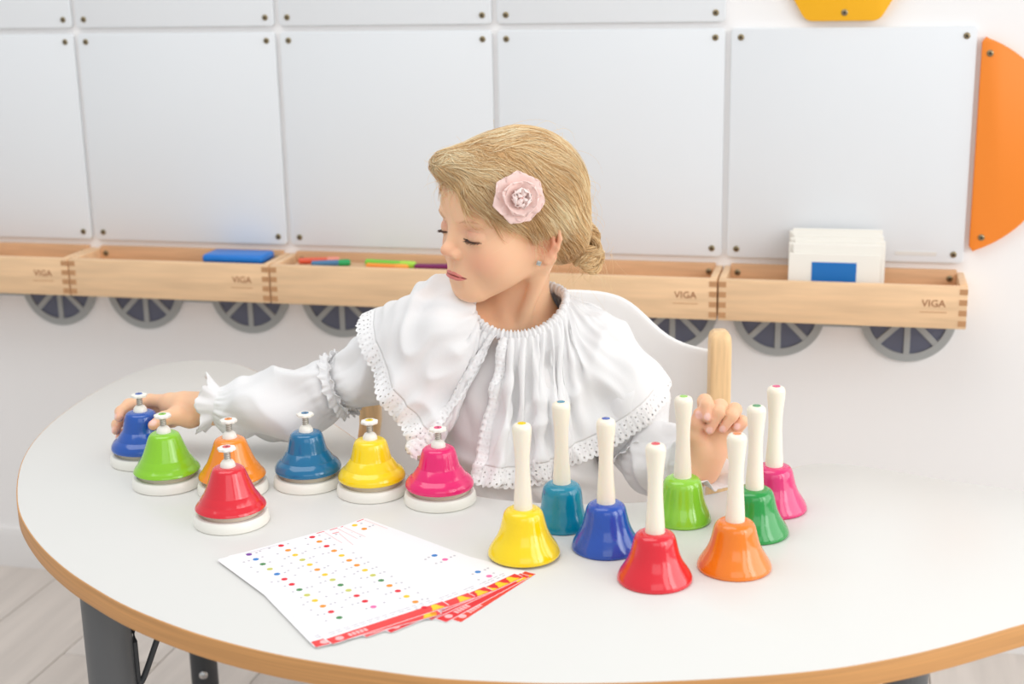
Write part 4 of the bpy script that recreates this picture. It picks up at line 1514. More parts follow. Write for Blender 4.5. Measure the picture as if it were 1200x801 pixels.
def resample_cols(G, f):
    nr, nc, _ = G.shape
    x = np.linspace(0, nc - 1, (nc - 1) * f + 1)
    i = np.clip(x.astype(int), 0, nc - 2); t = (x - i)[None, :, None]
    im, ip = np.clip(i - 1, 0, nc - 1), np.clip(i + 2, 0, nc - 1)
    p0, p1, p2, p3 = G[:, im], G[:, i], G[:, i + 1], G[:, ip]
    return 0.5 * (2 * p1 + (p2 - p0) * t + (2 * p0 - 5 * p1 + 4 * p2 - p3) * t * t + (3 * p1 - p0 - 3 * p2 + p3) * t ** 3)


def settle_cape():
    NC, NR, Ln = 232, 33, 0.163
    r = np.random.default_rng(5)
    phi = SLIT + np.linspace(0.06, 2 * np.pi - 0.03, NC)          # slit edge to slit edge
    dl = Ln / (NR - 1)
    j = np.arange(NR)
    wtot = np.interp(j / (NR - 1), [0, 0.15, 1], [0.58, 1.05, 1.52])
    wc = wtot / (NC - 1)
    ring = ring_pt(phi)
    out = ring - np.array([CX, CY, 0]); out[:, 2] = 0
    out /= np.linalg.norm(out, axis=1, keepdims=True)
    pl = np.sin(phi * 46 + 0.8 * np.sin(phi * 5)) * 0.0016
    P = np.zeros((NR, NC, 3))
    warp = np.cumsum(1 + 0.45 * smooth_noise(np.stack([phi, 0 * phi, 0 * phi], -1), 4, 5, 0.5)); warp = warp / warp[-1] * 2 * np.pi
    for k in range(NR):
        s = k * dl
        P[k] = ring + out * (s * 0.93) + np.array([0, 0, 1.0]) * (0.012 * min(1, k / 3) - 0.30 * s)
        amp = min(0.010, 0.0016 + 0.0012 * k)
        P[k, :, 2] += amp * (np.sin(warp * 15 + 0.3) + 0.5 * np.sin(warp * 27 + 0.05 * k))
    P[0] = ring + out * pl[:, None]
    P[1] = ring + out * (pl[:, None] * 1.2 + dl * 0.8) + np.array([0, 0, 0.0012])
    Pp = P.copy()
    pin = np.ones((NR, NC, 1)); pin[:2] = 0
    wcr = wc[:, None, None]
    dg = np.sqrt(dl ** 2 + ((wc[:-1] + wc[1:]) / 2) ** 2)[:, None, None]

    def con(A, B, wa, wb, rest, k, only_stretch=False):
        d = B - A
        l = np.sqrt((d * d).sum(-1, keepdims=True)) + 1e-9
        c = (l - rest) / l * k
        if only_stretch:
            c = np.maximum(c, 0)
        c = c / np.maximum(wa + wb, 1e-6)
        A += d * c * wa
        B -= d * c * wb
    dt = 0.008
    pull = np.zeros((NR, NC, 3))
    pull[3:, :34, 0] = -8.5 * np.linspace(1, 0, 34)[None]
    pull[3:, :34, 1] = -1.0 * np.linspace(1, 0, 34)[None]
    pull[3:, -30:, 0] = -2.0 * np.linspace(0, 1, 30)[None]
    pull[3:, -30:, 1] = -2.0 * np.linspace(0, 1, 30)[None]
    for step in range(70):
        vel = (P - Pp) * 0.965
        Pp = P.copy()
        P = P + (vel + (np.array([0, 0, -9.8]) + (pull if step < 60 else 0)) * dt * dt) * pin
        for it in range(11):
            for o in (0, 1):
                n = (NC - o) // 2 * 2
                con(P[:, o:o + n:2], P[:, o + 1:o + n:2], pin[:, o:o + n:2], pin[:, o + 1:o + n:2], wcr, 0.9)
                m = (NR - o) // 2 * 2
                con(P[o:o + m:2], P[o + 1:o + m:2], pin[o:o + m:2], pin[o + 1:o + m:2], dl, 1.0)
                m1 = m
                con(P[o:o + m1:2, :-1], P[o + 1:o + m1:2, 1:], pin[o:o + m1:2, :-1], pin[o + 1:o + m1:2, 1:], dg[o:o + m1:2][:m1 // 2], 0.12)
                con(P[o:o + m1:2, 1:], P[o + 1:o + m1:2, :-1], pin[o:o + m1:2, 1:], pin[o + 1:o + m1:2, :-1], dg[o:o + m1:2][:m1 // 2], 0.12)
            # bending
            for o in range(4):
                n = (NC - o) // 4 * 4
                if n:
                    con(P[:, o:o + n:4], P[:, o + 2:o + n:4], pin[:, o:o + n:4], pin[:, o + 2:o + n:4], 2 * wcr * 0.97, 0.04)
                m = (NR - o) // 4 * 4
                if m:
                    con(P[o:o + m:4], P[o + 2:o + m:4], pin[o:o + m:4], pin[o + 2:o + m:4], 2 * dl * 0.99, 0.07)
            if it % 5 == 4 or it == 10:
                fl = P[2:].reshape(-1, 3).astype(np.float32)
                d = cloth_collider(fl) - 0.003
                hit = d < 0
                if hit.any():
                    g = sdf_grad(cloth_collider, fl[hit], 1e-3)
                    g /= nrm(g)[:, None] + 1e-6
                    idx = np.nonzero(hit)[0]
                    Q = P[2:].reshape(-1, 3)
                    Q[idx] -= g * d[hit][:, None]
                    if it == 10:                       # friction
                        R = Pp[2:].reshape(-1, 3)
                        R[idx] += (Q[idx] - R[idx]) * 0.55
                        Pp[2:] = R.reshape(NR - 2, NC, 3)
                    P[2:] = Q.reshape(NR - 2, NC, 3)
    for _ in range(2):
        S = P.copy()
        S[1:-1, 1:-1] = 0.5 * P[1:-1, 1:-1] + 0.125 * (P[:-2, 1:-1] + P[2:, 1:-1] + P[1:-1, :-2] + P[1:-1, 2:])
        S[0] = P[0]
        P = S
    # pleats falling from the gathered neckline: ridges that open out towards the hem
    up2 = lambda A: resample_cols(np.transpose(resample_cols(np.transpose(A, (1, 0, 2)), 2), (1, 0, 2)), 2)
    G = up2(P)
    NR, NC = G.shape[:2]
    phi = np.linspace(phi[0], phi[-1], NC)
    n = np.cross(np.gradient(G, axis=1), np.gradient(G, axis=0))
    n /= np.linalg.norm(n, axis=-1, keepdims=True) + 1e-9
    n *= np.sign((n * (G - np.array([CX, CY, 0.70]))).sum(-1, keepdims=True))
    s = np.linspace(0, 1, NR)[:, None]
    wv = np.cumsum(1 + 0.5 * smooth_noise(np.stack([phi, 0 * phi, 0 * phi], -1), 14, 5, 0.6)); wv = wv / wv[-1] * 2 * np.pi
    wv = wv[None] + 0.10 * smooth_noise(np.stack(np.broadcast_arrays(s, phi[None], 0.0), -1), 15, 5, 0.9)
    r1 = (0.5 + 0.5 * np.sin(13 * wv + 0.6)) ** 1.6
    r2 = (0.5 + 0.5 * np.sin(29 * wv + 2.0)) ** 1.5
    r3 = (0.5 + 0.5 * np.sin(52 * wv)) ** 1.3
    amp = 0.6 + 0.4 * smooth_noise(np.stack([phi, 0 * phi, 0 * phi], -1), 16, 5, 0.8)[None]
    rise = np.clip(s / 0.18, 0, 1)
    disp = amp * (0.0150 * r1 * s ** 1.15 + 0.0062 * r2 * rise * (1 - 0.2 * s)) + 0.0030 * r3 * rise * np.exp(-s / 0.55)
    disp += 0.013 * s ** 1.3 * np.exp(-((phi[None] - SLIT - 0.85) / 0.13) ** 2) + 0.010 * s ** 1.3 * np.exp(-((phi[None] - 2 * np.pi + 0.42) / 0.11) ** 2)
    disp += 0.0055 * rise * (0.4 - np.abs(smooth_noise(G * np.array([1, 1, 0.55]) + 0.02 * smooth_noise(G, 19, 4, 6.0)[..., None], 18, 6, 14.0)))
    sp = np.linalg.norm(np.gradient(G, axis=1), axis=-1) * 2 / np.interp(s, np.linspace(0, 1, len(wc)), wc)
    k5 = np.ones(9) / 9
    sp = np.stack([np.convolve(np.pad(r_, 4, mode='edge'), k5, 'valid') for r_ in sp])
    f_ = np.clip((sp - 0.45) / 0.4, 0, 1)
    disp = disp * (0.25 + 0.75 * f_ * f_ * (3 - 2 * f_))
    P = G + n * disp[..., None]
    for _ in range(3):
        P[1:-1, 0] = 0.5 * P[1:-1, 0] + 0.25 * (P[:-2, 0] + P[2:, 0])
        P[1:-1, -1] = 0.5 * P[1:-1, -1] + 0.25 * (P[:-2, -1] + P[2:, -1])
        P[-1, 1:-1] = 0.5 * P[-1, 1:-1] + 0.25 * (P[-1, :-2] + P[-1, 2:])
    S = P.copy()
    S[1:-1, 1:-1] = 0.6 * P[1:-1, 1:-1] + 0.1 * (P[:-2, 1:-1] + P[2:, 1:-1] + P[1:-1, :-2] + P[1:-1, 2:])
    P = S
    return P


CAPE = settle_cape()
LR = 12                                                  # lace rows at the hem


def grid_normals(G):
    n = np.cross(np.gradient(G, axis=1), np.gradient(G, axis=0))
    return n / (np.linalg.norm(n, axis=-1, keepdims=True) + 1e-9)


def lace_obj(name, V, uv, nr, nc):
    me = quad_mesh(name, V.reshape(-1, 3), grid_quads(nr, nc))
    a = me.attributes.new('lace_uv', 'FLOAT_VECTOR', 'POINT')
    b = np.zeros((nr * nc, 3), np.float32); b[:, :2] = uv.reshape(-1, 2)
    a.data.foreach_set('vector', b.ravel())
    return add_child(obj(name, me, M_LACE), cape_o)


NRc, NCc = CAPE.shape[:2]
main = CAPE[:NRc - LR + 3]
cape_o = add_child(obj('cape', quad_mesh('cape', main.reshape(-1, 3), grid_quads(*main.shape[:2])), M_CLOTH), blouse)
so = cape_o.modifiers.new('thickness', 'SOLIDIFY'); so.thickness = 0.0007; so.offset = 0
# hem lace
hem = resample_cols(CAPE[NRc - LR:], 3)
step = np.linalg.norm(np.diff(hem[-1], axis=0), axis=1)
arc = np.concatenate([[0], np.cumsum(step)])
rowl = 0.163 / (NRc - 1)
vv = (np.arange(LR)[::-1] * rowl)
U, Vv = np.meshgrid(arc, vv)
dirn = hem[-1] - hem[-2]; dirn /= np.linalg.norm(dirn, axis=1, keepdims=True) + 1e-9
sc = np.abs(np.sin(np.pi * arc / 0.0085)) ** 0.7 * 0.0034
hem[-1] += dirn * (sc - 0.001)[:, None]
hem[-2] += dirn * (sc * 0.6)[:, None]
hem[-3] += dirn * (sc * 0.25)[:, None]
ripple = 0.0005 * np.sin(2 * np.pi * arc / 0.0085)
hem = hem + grid_normals(hem) * ((0.0005 + ripple[None, :, None]) * np.linspace(0, 1, LR)[:, None, None])
lace_obj('lace_hem', hem, np.stack([U, Vv], -1), *hem.shape[:2])
# lace down both edges of the front slit
for side_ in (0, 1):
    cols_ = CAPE[4:, :22] if side_ == 0 else CAPE[4:, -22:][:, ::-1]
    G = np.transpose(cols_, (1, 0, 2))                  # rows = across the strip
    G = resample_cols(G, 3)
    seg = np.linalg.norm(np.diff(G[0], axis=0), axis=1)
    arc2 = np.concatenate([[0], np.cumsum(seg)])
    across = np.concatenate([np.zeros((1, G.shape[1])), np.cumsum(np.linalg.norm(np.diff(G, axis=0), axis=2), axis=0)])
    want = np.linspace(0, 0.0185, 9)
    H = np.zeros((9, G.shape[1], 3))
    for c in range(G.shape[1]):
        for ax in range(3):
            H[:, c, ax] = np.interp(want, across[:, c], G[:, c, ax])
    nn = grid_normals(H) * (1 if side_ else -1)
    ed = H[0] - H[1]; ed /= np.linalg.norm(ed, axis=1, keepdims=True) + 1e-9
    sc = np.abs(np.sin(np.pi * arc2 / 0.0085)) ** 0.7 * 0.0030
    H[0] += ed * sc[:, None]
    H = H + (nn * np.sign((nn * np.array([0, -1, 0.2])).sum(-1, keepdims=True))) * (0.0010 + 0.0003 * np.sin(2 * np.pi * arc2 / 0.0085)[None, :, None])
    U, Vv = np.meshgrid(arc2, want)
    lace_obj('lace_edge', H, np.stack([U, Vv], -1), *H.shape[:2])

# gathered elastic neckband
n_a, n_c = 560, 12
ph = np.linspace(0, 2 * np.pi, n_a, endpoint=False)
rp = ring_pt(ph)
tn_ = np.gradient(rp, axis=0); tn_ /= np.linalg.norm(tn_, axis=1, keepdims=True)
ou = rp - np.array([CX, CY, 0]); ou[:, 2] = 0; ou /= np.linalg.norm(ou, axis=1, keepdims=True)
upn = np.cross(tn_, ou); upn *= np.sign(upn[:, 2:3])
ca_ = np.linspace(0, 2 * np.pi, n_c, endpoint=False)
rip = 1 + 0.22 * np.sin(ph * 74 + 1.5 * np.sin(ph * 7)) + 0.10 * np.sin(ph * 41)
Vn = rp[:, None] + np.array([0, 0, 0.0015]) + (ou[:, None] * (np.cos(ca_) * 0.0042)[None, :, None] + upn[:, None] * (np.sin(ca_) * 0.0064)[None, :, None]) * rip[:, None, None]
Vn += (ou * (0.0006 * np.sin(ph * 37))[:, None])[:, None]
i_ = np.arange(n_a * n_c).reshape(n_a, n_c)
qn = np.stack([i_, np.roll(i_, -1, 0), np.roll(np.roll(i_, -1, 0), -1, 1), np.roll(i_, -1, 1)], -1).reshape(-1, 4)
add_child(obj('neckband', quad_mesh('neckband', Vn.reshape(-1, 3), qn), M_CLOTH), blouse)

# trousers and shoes (under the table)
v_, q_ = sdf_mesh(lambda p: smax(legs_sdf(p.astype(np.float32)) - 0.008 - 0.002 * smooth_noise(p, 31, 6, 9.0), 0.075 - p[:, 2], 0.004), (-0.18, 1.40, 0.05), (0.20, 1.86, 0.52), 0.004)
add_child(obj('trousers', quad_mesh('trousers', v_, q_), mat('trouser_grey', srgb(150, 152, 160), 0.8)), person)
for sx in (-1, 1):
    a0 = np.array([0.006 + sx * 0.090, 1.557, 0.042])
    v_, q_ = sdf_mesh(lambda p: smax(smin(s_cap(p.astype(np.float32), a0, a0 + (0.01 * sx, -0.097, -0.018), 0.032, 0.026), s_cap(p.astype(np.float32), a0, a0 + (0, -0.012, 0.035), 0.033, 0.029), 0.02),
                                     0.0005 - p[:, 2], 0.004), a0 - 0.16, a0 + 0.10, 0.0035)
    add_child(obj('shoe', quad_mesh('shoe', v_, q_), mat('shoe_white', srgb(232, 230, 228), 0.6)), person)

# ------------------------------------------------------------------ hair
HLF = np.array([-.12, -.05, -.032, -.026, -.015, 0.0, .008, .022, .038, .056, .068, .078, .09])
HLU = np.array([-.078, -.070, -.056, -.034, -.017, -.013, -.014, -.008, -.002, .0075, .016, .022, .030])


def hl_raise(q):
    return 0.022 / (1 + np.exp(np.clip((q[:, 0] - 0.016) / 0.007, -30, 30))) * np.clip(q[:, 1] / 0.05, 0, 1)


def hair_vol(q):
    """q in head coordinates"""
    q = q.astype(np.float32)
    g = q[:, 2] - np.interp(q[:, 1], HLF, HLU)
    g = g - hl_raise(q)
    off = 0.0012 + 0.0085 * np.clip(g / 0.035, 0, 1) ** 0.8
    d = ellip_head(q) - off.astype(np.float32)
    d = smin(d, s_ell(q, (-0.018, 0.066, 0.056), (0.033, 0.0245, 0.0170)), 0.016)
    d = smin(d, s_ell(q, (-0.002, -0.024, 0.026), (0.070, 0.0700, 0.0655)), 0.02)
    d = smin(d, s_ell(q, (0.0650, -0.018, 0.004), (0.0150, 0.028, 0.027)), 0.014)
    d = smin(d, s_ell(q, (0.018, -0.060, -0.030), (0.048, 0.032, 0.038)), 0.03)
    return d


def hair_cut(q):
    return (np.interp(q[:, 1], HLF, HLU) + hl_raise(q) - q[:, 2]).astype(np.float32) * 0.8


def hair_base(pw):
    q = to_head(pw.astype(np.float32))
    n = smooth_noise(q * np.array([1, 1, 1.0]), 41, 6, 14.0) * 0.0012
    return smax(hair_vol(q) + 0.0012 - n.astype(np.float32), hair_cut(q), 0.006)


M_HAIR = mat('hair_blond', srgb(205, 160, 105), 0.42, 0.4)
_nt = M_HAIR.node_tree
_at = _nt.nodes.new('ShaderNodeAttribute'); _at.attribute_name = 'hair_tone'
_nt.links.new(_at.outputs['Color'], _nt.nodes['Principled BSDF'].inputs['Base Color'])


def hair_colour(t):
    """t in 0..1 dark to light"""
    c = np.array([srgb(186, 136, 84)[:3], srgb(224, 180, 124)[:3], srgb(244, 210, 158)[:3], srgb(253, 236, 198)[:3]])
    x = np.linspace(0, 1, 4)
    return np.stack([np.interp(t, x, c[:, k]) for k in range(3)], -1)


def set_tone(me, rgb):
    a = me.attributes.new('hair_tone', 'FLOAT_COLOR', 'POINT')
    b = np.ones((len(rgb), 4), np.float32); b[:, :3] = rgb
    a.data.foreach_set('color', b.ravel())


hv, hq = sdf_mesh(hair_base, HEAD_C - 0.14, HEAD_C + 0.14, 0.0022)
hair_me = quad_mesh('hair', hv, hq)
set_tone(hair_me, hair_colour(np.clip(0.36 + 0.1 * smooth_noise(hv, 42, 6, 30.0), 0, 1)))
hair = add_child(obj('hair', hair_me, M_HAIR), person)

BUN = np.array([0.027, -0.096, -0.066])                 # head coordinates of the knot
GATH = np.array([0.020, -0.084, -0.052])


def vol_project(q, off, it=2):
    for _ in range(it):
        g = sdf_grad(hair_vol, q.astype(np.float32), 6e-4)
        g = g / (nrm(g)[:, None] + 1e-6)
        q = q - np.clip(hair_vol(q) - off, -0.008, 0.008)[:, None] * g
    return q


def grow(q0, n, dl, direction, off):
    pts = [q0]
    q = q0
    for _ in range(n):
        d = direction(q)
        q = q + d * dl
        q = vol_project(q, off, 1)
        pts.append(q)
    return pts


hr = np.random.default_rng(9)
qh = to_head(hv.astype(np.float32)).astype(float)
okm = (qh[:, 0] > -0.062) & (nrm(qh - GATH) > 0.02)
cand = np.nonzero(okm)[0]
NS = 9000
pick = hr.choice(cand, NS)
q0 = qh[pick] + hr.normal(size=(NS, 3)) * 0.0012
offs = (np.abs(hr.normal(size=NS)) * 0.0012 + 0.0001)
jit = hr.normal(size=(NS, 3)) * 0.055


def toward(sign):
    def f(q):
        d = GATH - q
        r = nrm(d)[:, None]
        d = d / r
        # on the crown the hair first runs back-and-down to the near side
        front = np.clip((q[:, 1:2] - 0.01) / 0.06, 0, 1)
        d = d + front * (np.array([0.55, -0.35, -0.25]) + 0.5 * np.stack([smooth_noise(q, s, 4, 22.0) for s in (61, 62, 63)], -1) + jit * 4)
        d = d + jit * 1.0 + 0.16 * np.stack([smooth_noise(q, s, 5, 9.0) for s in (51, 52, 53)], -1)
        g = sdf_grad(hair_vol, q.astype(np.float32), 8e-4)
        g = g / (nrm(g)[:, None] + 1e-6)
        d = d - (d * g).sum(-1, keepdims=True) * g
        return sign * d / (nrm(d)[:, None] + 1e-6)
    return f


NB, NF = 8, 9
seg_l = (0.0030 + 0.0022 * hr.random(NS))[:, None]
q0 = vol_project(q0, offs)
bk_ = grow(q0, NB, seg_l, toward(-1), offs)
fw_ = grow(q0, NF, seg_l, toward(1), offs)
path = np.stack(bk_[::-1] + fw_[1:], 1)                 # (NS, n, 3)
npt = path.shape[1]
tt = np.linspace(0, 1, npt)
# keep strands off the bare face: drop those whose middle lies well below the hairline
mid = path[:, npt // 2]
keep = hair_cut(mid) < 0.004
sink = (np.maximum(0, 0.12 - tt) / 0.12 + np.maximum(0, tt - 0.88) / 0.12) * 0.0014
cen = path / (np.linalg.norm(path, axis=2, keepdims=True) + 1e-9)
path = path - cen * sink[None, :, None]
path = path[keep]
rad = (0.00018 + 0.00020 * hr.random(len(path)))[:, None] * np.clip(np.minimum(tt, 1 - tt) * 6 + 0.25, 0, 1)[None]
wpath = from_head(path)
V, Q = tube_arrays(wpath, rad, 3)
tone = np.clip(0.66 + 0.20 * hr.normal(size=len(path)) + 0.26 * smooth_noise(path[:, npt // 2] * np.array([1.0, 0.7, 1.3]), 55, 6, 24.0), 0, 1)
sm = quad_mesh('strands', V, Q)
set_tone(sm, np.repeat(hair_colour(tone), npt * 3, axis=0))
o = add_child(obj('strands', sm, M_HAIR), hair)
o['kind'] = 'stuff'


# knot of hair at the nape: coiled bundles of strands
def bundle(ctrl, r, n, seed, n_pts=34, tw=2.0, tone0=0.5):
    rr = np.random.default_rng(seed)
    C = catmull(np.array(ctrl, float), n_pts, False)
    tan = np.gradient(C, axis=0); tan /= np.linalg.norm(tan, axis=1, keepdims=True)
    a = np.cross(tan, [0.3, 0.2, 0.93]); a /= np.linalg.norm(a, axis=1, keepdims=True)
    b = np.cross(tan, a)
    ang = rr.uniform(0, 2 * np.pi, n); rd = r * np.sqrt(rr.random(n))
    t = np.linspace(0, 1, n_pts)
    env = (0.45 + 0.55 * np.sin(np.pi * np.clip(t, 0.04, 0.96)) ** 0.5)[None, :, None]
    A_ = ang[:, None] + tw * t[None] * 2 * np.pi * 0.5
    Pth = C[None] + env * rd[:, None, None] * (np.cos(A_)[..., None] * a[None] + np.sin(A_)[..., None] * b[None])
    Pth += rr.normal(size=Pth.shape) * 0.00025
    Rr = np.full((n, n_pts), 0.00042)
    V, Q = tube_arrays(from_head(Pth), Rr, 3)
    tone = np.clip(tone0 + 0.20 * rr.normal(size=n) + 0.15 * (rd / r - 0.6), 0, 1)
    return V, Q, np.repeat(hair_colour(tone), n_pts * 3, axis=0)


B0 = BUN
bl = [([B0 + (0.000, 0.026, 0.030), B0 + (0.012, 0.012, 0.016), B0 + (0.014, -0.004, 0.010), B0 + (0.008, -0.018, 0.004), B0 + (0.002, -0.021, -0.008), B0 + (-0.002, -0.012, -0.014)], 0.0068, 150, 1),
      ([B0 + (0.006, 0.020, 0.006), B0 + (0.016, 0.010, -0.006), B0 + (0.014, -0.006, -0.013), B0 + (0.004, -0.018, -0.008), B0 + (-0.002, -0.022, 0.002)], 0.0066, 150, 2),
      ([B0 + (0.000, -0.004, 0.030), B0 + (0.006, -0.012, 0.020), B0 + (0.010, -0.012, 0.006), B0 + (0.014, -0.002, -0.002), B0 + (0.012, 0.012, -0.002), B0 + (0.004, 0.016, 0.008)], 0.0064, 150, 3),
      ([B0 + (-0.006, -0.002, 0.044), B0 + (0.000, -0.010, 0.034), B0 + (0.002, -0.014, 0.022), B0 + (-0.002, -0.012, 0.010)], 0.0075, 150, 4),
      ([B0 + (0.010, 0.022, -0.004), B0 + (0.017, 0.016, 0.004), B0 + (0.017, 0.004, 0.003), B0 + (0.012, -0.012, -0.004)], 0.0050, 90, 6),
      ([B0 + (0.002, 0.006, 0.004), B0 + (0.001, -0.004, 0.000), B0 + (0.000, -0.012, -0.002)], 0.0110, 130, 5)]
Vs, Qs, Cs, n0 = [], [], [], 0
for ctrl, r_, n_s, sd in bl:
    V, Q, c = bundle(ctrl, r_, n_s, sd, tone0=0.36 if sd == 5 else 0.52)
    Vs.append(V); Qs.append(Q + n0); Cs.append(c); n0 += len(V)
me = quad_mesh('bun', np.concatenate(Vs), np.concatenate(Qs))
set_tone(me, np.concatenate(Cs))
o = add_child(obj('bun', me, M_HAIR), hair); o['kind'] = 'stuff'
o['label'] = 'twisted blond knot at the nape'

# flyaway wisps
WS, NPW = 560, 14
Vp = np.zeros((WS, NPW, 3)); rr = np.random.default_rng(77)
tw_ = np.linspace(0, 1, NPW)
for k in range(WS):
    kind = k % 5 if k < 400 else (3 if k < 470 else 5)
    if kind in (0, 1):                                   # halo over the crown
        i = rr.choice(cand)
        st = qh[i]
        if st[2] < 0.0:
            st = st + np.array([0, 0, 0.03])
        n = st / np.linalg.norm(st)
        d = (GATH - st); d /= np.linalg.norm(d)
        d = d - (d @ n) * n + 0.35 * rr.normal(size=3)
        L_ = rr.uniform(0.03, 0.075); lift = rr.uniform(0.003, 0.013)
        Vp[k] = st + n * 0.001 + d[None] * (L_ * tw_)[:, None] + n[None] * (lift * np.sin(np.pi * tw_) - L_ * 0.42 * tw_ ** 2)[:, None]
    elif kind == 5:                                      # soft fluff at the front of the hair
        st = np.array([rr.uniform(-0.045, 0.012), rr.uniform(0.060, 0.088), rr.uniform(0.040, 0.066)])
        st = vol_project(st[None], 0.0, 3)[0]
        n = st - np.array([-0.015, 0.040, 0.035]); n /= np.linalg.norm(n)
        d = np.array([0.5 * rr.normal() + 0.3, -0.35 + 0.5 * rr.normal(), -0.3 + 0.5 * rr.normal()]); d /= np.linalg.norm(d)
        L_ = rr.uniform(0.012, 0.034)
        Vp[k] = st - n * 0.001 + d[None] * (L_ * tw_)[:, None] + n[None] * (rr.uniform(0.002, 0.008) * np.sin(np.pi * tw_ * 0.8) - L_ * 0.25 * tw_ ** 2)[:, None]
    elif kind == 2:                                      # curls round the nape and knot
        st = BUN + rr.normal(size=3) * 0.010 + np.array([0.006, 0.012 * rr.normal(), 0.0])
        L_ = rr.uniform(0.02, 0.06)
        d = np.array([rr.normal() * 0.5 + 0.2, rr.normal() * 0.7, -0.9 + 0.6 * rr.normal()]); d /= np.linalg.norm(d)
        w = rr.uniform(3, 7); ph_ = rr.uniform(0, 6.28)
        s1 = np.cross(d, rr.normal(size=3)); s1 /= np.linalg.norm(s1); s2 = np.cross(d, s1)
        rc = rr.uniform(0.004, 0.011) * tw_
        Vp[k] = st + d[None] * (L_ * tw_)[:, None] + s1[None] * (rc * np.sin(w * tw_ + ph_))[:, None] + s2[None] * (rc * np.cos(w * tw_ + ph_))[:, None]
    elif kind == 3:                                      # baby hair on the forehead and temple
        f_ = rr.uniform(0.02, 0.088)
        l_ = rr.uniform(-0.02, 0.055) if f_ > 0.06 else rr.uniform(0.052, 0.064)
        st = np.array([l_, f_, np.interp(f_, HLF, HLU) + rr.uniform(0.0, 0.012)])
        L_ = rr.uniform(0.012, 0.032)
        d = np.array([0.35, -0.25, -0.9]) + 0.55 * rr.normal(size=3); d /= np.linalg.norm(d)
        pth = st + d[None] * (L_ * tw_)[:, None] + np.array([0.3, -0.8, 0.2])[None] * (L_ * 0.5 * tw_ ** 2 * rr.normal())[:, None]
        g = vol_project(pth, 0.0006, 2)
        Vp[k] = g
    else:                                                # loose hair over the ear and in front of it
        st = np.array([0.064, rr.uniform(-0.022, 0.022), rr.uniform(-0.012, 0.004)])
        en = np.array([0.066 + rr.normal() * 0.004, rr.uniform(-0.03, 0.012), rr.uniform(-0.075, -0.03)])
        mid_ = (st + en) / 2 + np.array([0.010 + 0.004 * rr.random(), rr.normal() * 0.006, 0.004])
        Vp[k] = (1 - tw_[:, None]) ** 2 * st + 2 * tw_[:, None] * (1 - tw_[:, None]) * mid_ + tw_[:, None] ** 2 * en
V, Q = tube_arrays(from_head(Vp), (0.00013 + 0.00008 * rr.random(WS))[:, None] * np.clip(1.15 - tw_, 0.2, 1)[None], 3)
me = quad_mesh('wisps', V, Q)
set_tone(me, np.repeat(hair_colour(np.clip(0.72 + 0.15 * rr.normal(size=WS), 0, 1)), NPW * 3, axis=0))
o = add_child(obj('wisps', me, M_HAIR), hair); o['kind'] = 'stuff'


# eyelashes and eyebrows
def face_strands(name, starts, dirs, lens, curl, r, colr, n=7):
    t = np.linspace(0, 1, n)
    S = len(starts)
    P = np.array(starts)[:, None] + np.array(dirs)[:, None] * (np.array(lens)[:, None] * t[None])[..., None] + np.array(curl)[:, None] * (t ** 2)[None, :, None]
    V, Q = tube_arrays(from_head(P), np.full((S, 1), r) * np.clip(1.2 - t, 0.15, 1)[None], 4)
    m = mat(name, srgb(*colr), 0.5)
    o = add_child(obj(name, quad_mesh(name, V, Q), m), person)
    o['kind'] = 'stuff'
    return o


for sg in (1, -1):
    st, di, le, cu = [], [], [], []
    for k in range(46):
        x = 0.0195 + 0.0225 * k / 45
        zc = -0.0240 - 0.10 * (x - 0.030) + 10.0 * (x - 0.030) ** 2
        yy = 0.0595 + math.sqrt(max(0.0147 ** 2 - (x - 0.030) ** 2 - (zc + 0.0197) ** 2, 1e-8))
        st.append((sg * x, yy - 0.0003, zc))
        d = np.array([sg * (0.9 * (x - 0.0285) / 0.012 * 0.6 + 0.06 * rr.normal()), 0.85, -0.62 + 0.05 * rr.normal()])
        di.append(d / np.linalg.norm(d)); le.append((0.0058 if sg > 0 else 0.0042) + 0.0022 * (x - 0.0195) / 0.0225 + 0.0008 * rr.normal()); cu.append((0, 0.0, 0.0022))
    face_strands('eyelashes', st, di, le, cu, 0.00030, (74, 52, 42))
    st, di, le, cu = [], [], [], []
    for k in range(60):
        u_ = rr.random()
        x = 0.0140 + 0.032 * u_
        z = 0.0020 + 0.0062 * math.sin(math.pi * (0.15 + 0.62 * u_)) + rr.normal() * 0.0007 - 0.0075
        q = np.array([[sg * x, 0.075, z]], np.float32)
        for _ in range(4):
            g = sdf_grad(ellip_head, q); g /= nrm(g)[:, None]
            q = q - (ellip_head(q) - 0.0002)[:, None] * g
        st.append(tuple(q[0]))
        d = np.array([sg * 0.9, -0.38 * u_ * 1.6, 0.18 - 0.35 * u_ + 0.2 * rr.normal()])
        g = g[0]; d = d - (d @ g) * g + 0.08 * g
        di.append(d / np.linalg.norm(d)); le.append(0.0036); cu.append(tuple(-0.0008 * g))
    face_strands('eyebrow', st, di, le, cu, 0.00011, (222, 176, 136), 5)

# earring
eo = from_head((0.0685, 0.0010, -0.0515))
er = add_child(obj('earring', box_mesh('earring', (-0.0028, -0.0016, -0.0028), (0.0028, 0.0016, 0.0028), 0.0007), mat('earring_stone', srgb(196, 200, 196), 0.12, 0.8, metal=0.6), person, None), person)
er.matrix_basis = Matrix.Translation(Vector(eo)) @ Matrix.Rotation(0.35, 4, 'Y')

# ------------------------------------------------------------------ flower clip
M_PETAL = mat('petal_pink', srgb(255, 223, 215), 0.6, 0.2, transl=0.08, noise=(60, 0.03, (1, 1, 1)))
M_PETAL2 = mat('petal_pale', srgb(255, 234, 228), 0.6, 0.2, transl=0.08)
M_STAMEN = mat('stamen_rose', srgb(226, 140, 132), 0.6)


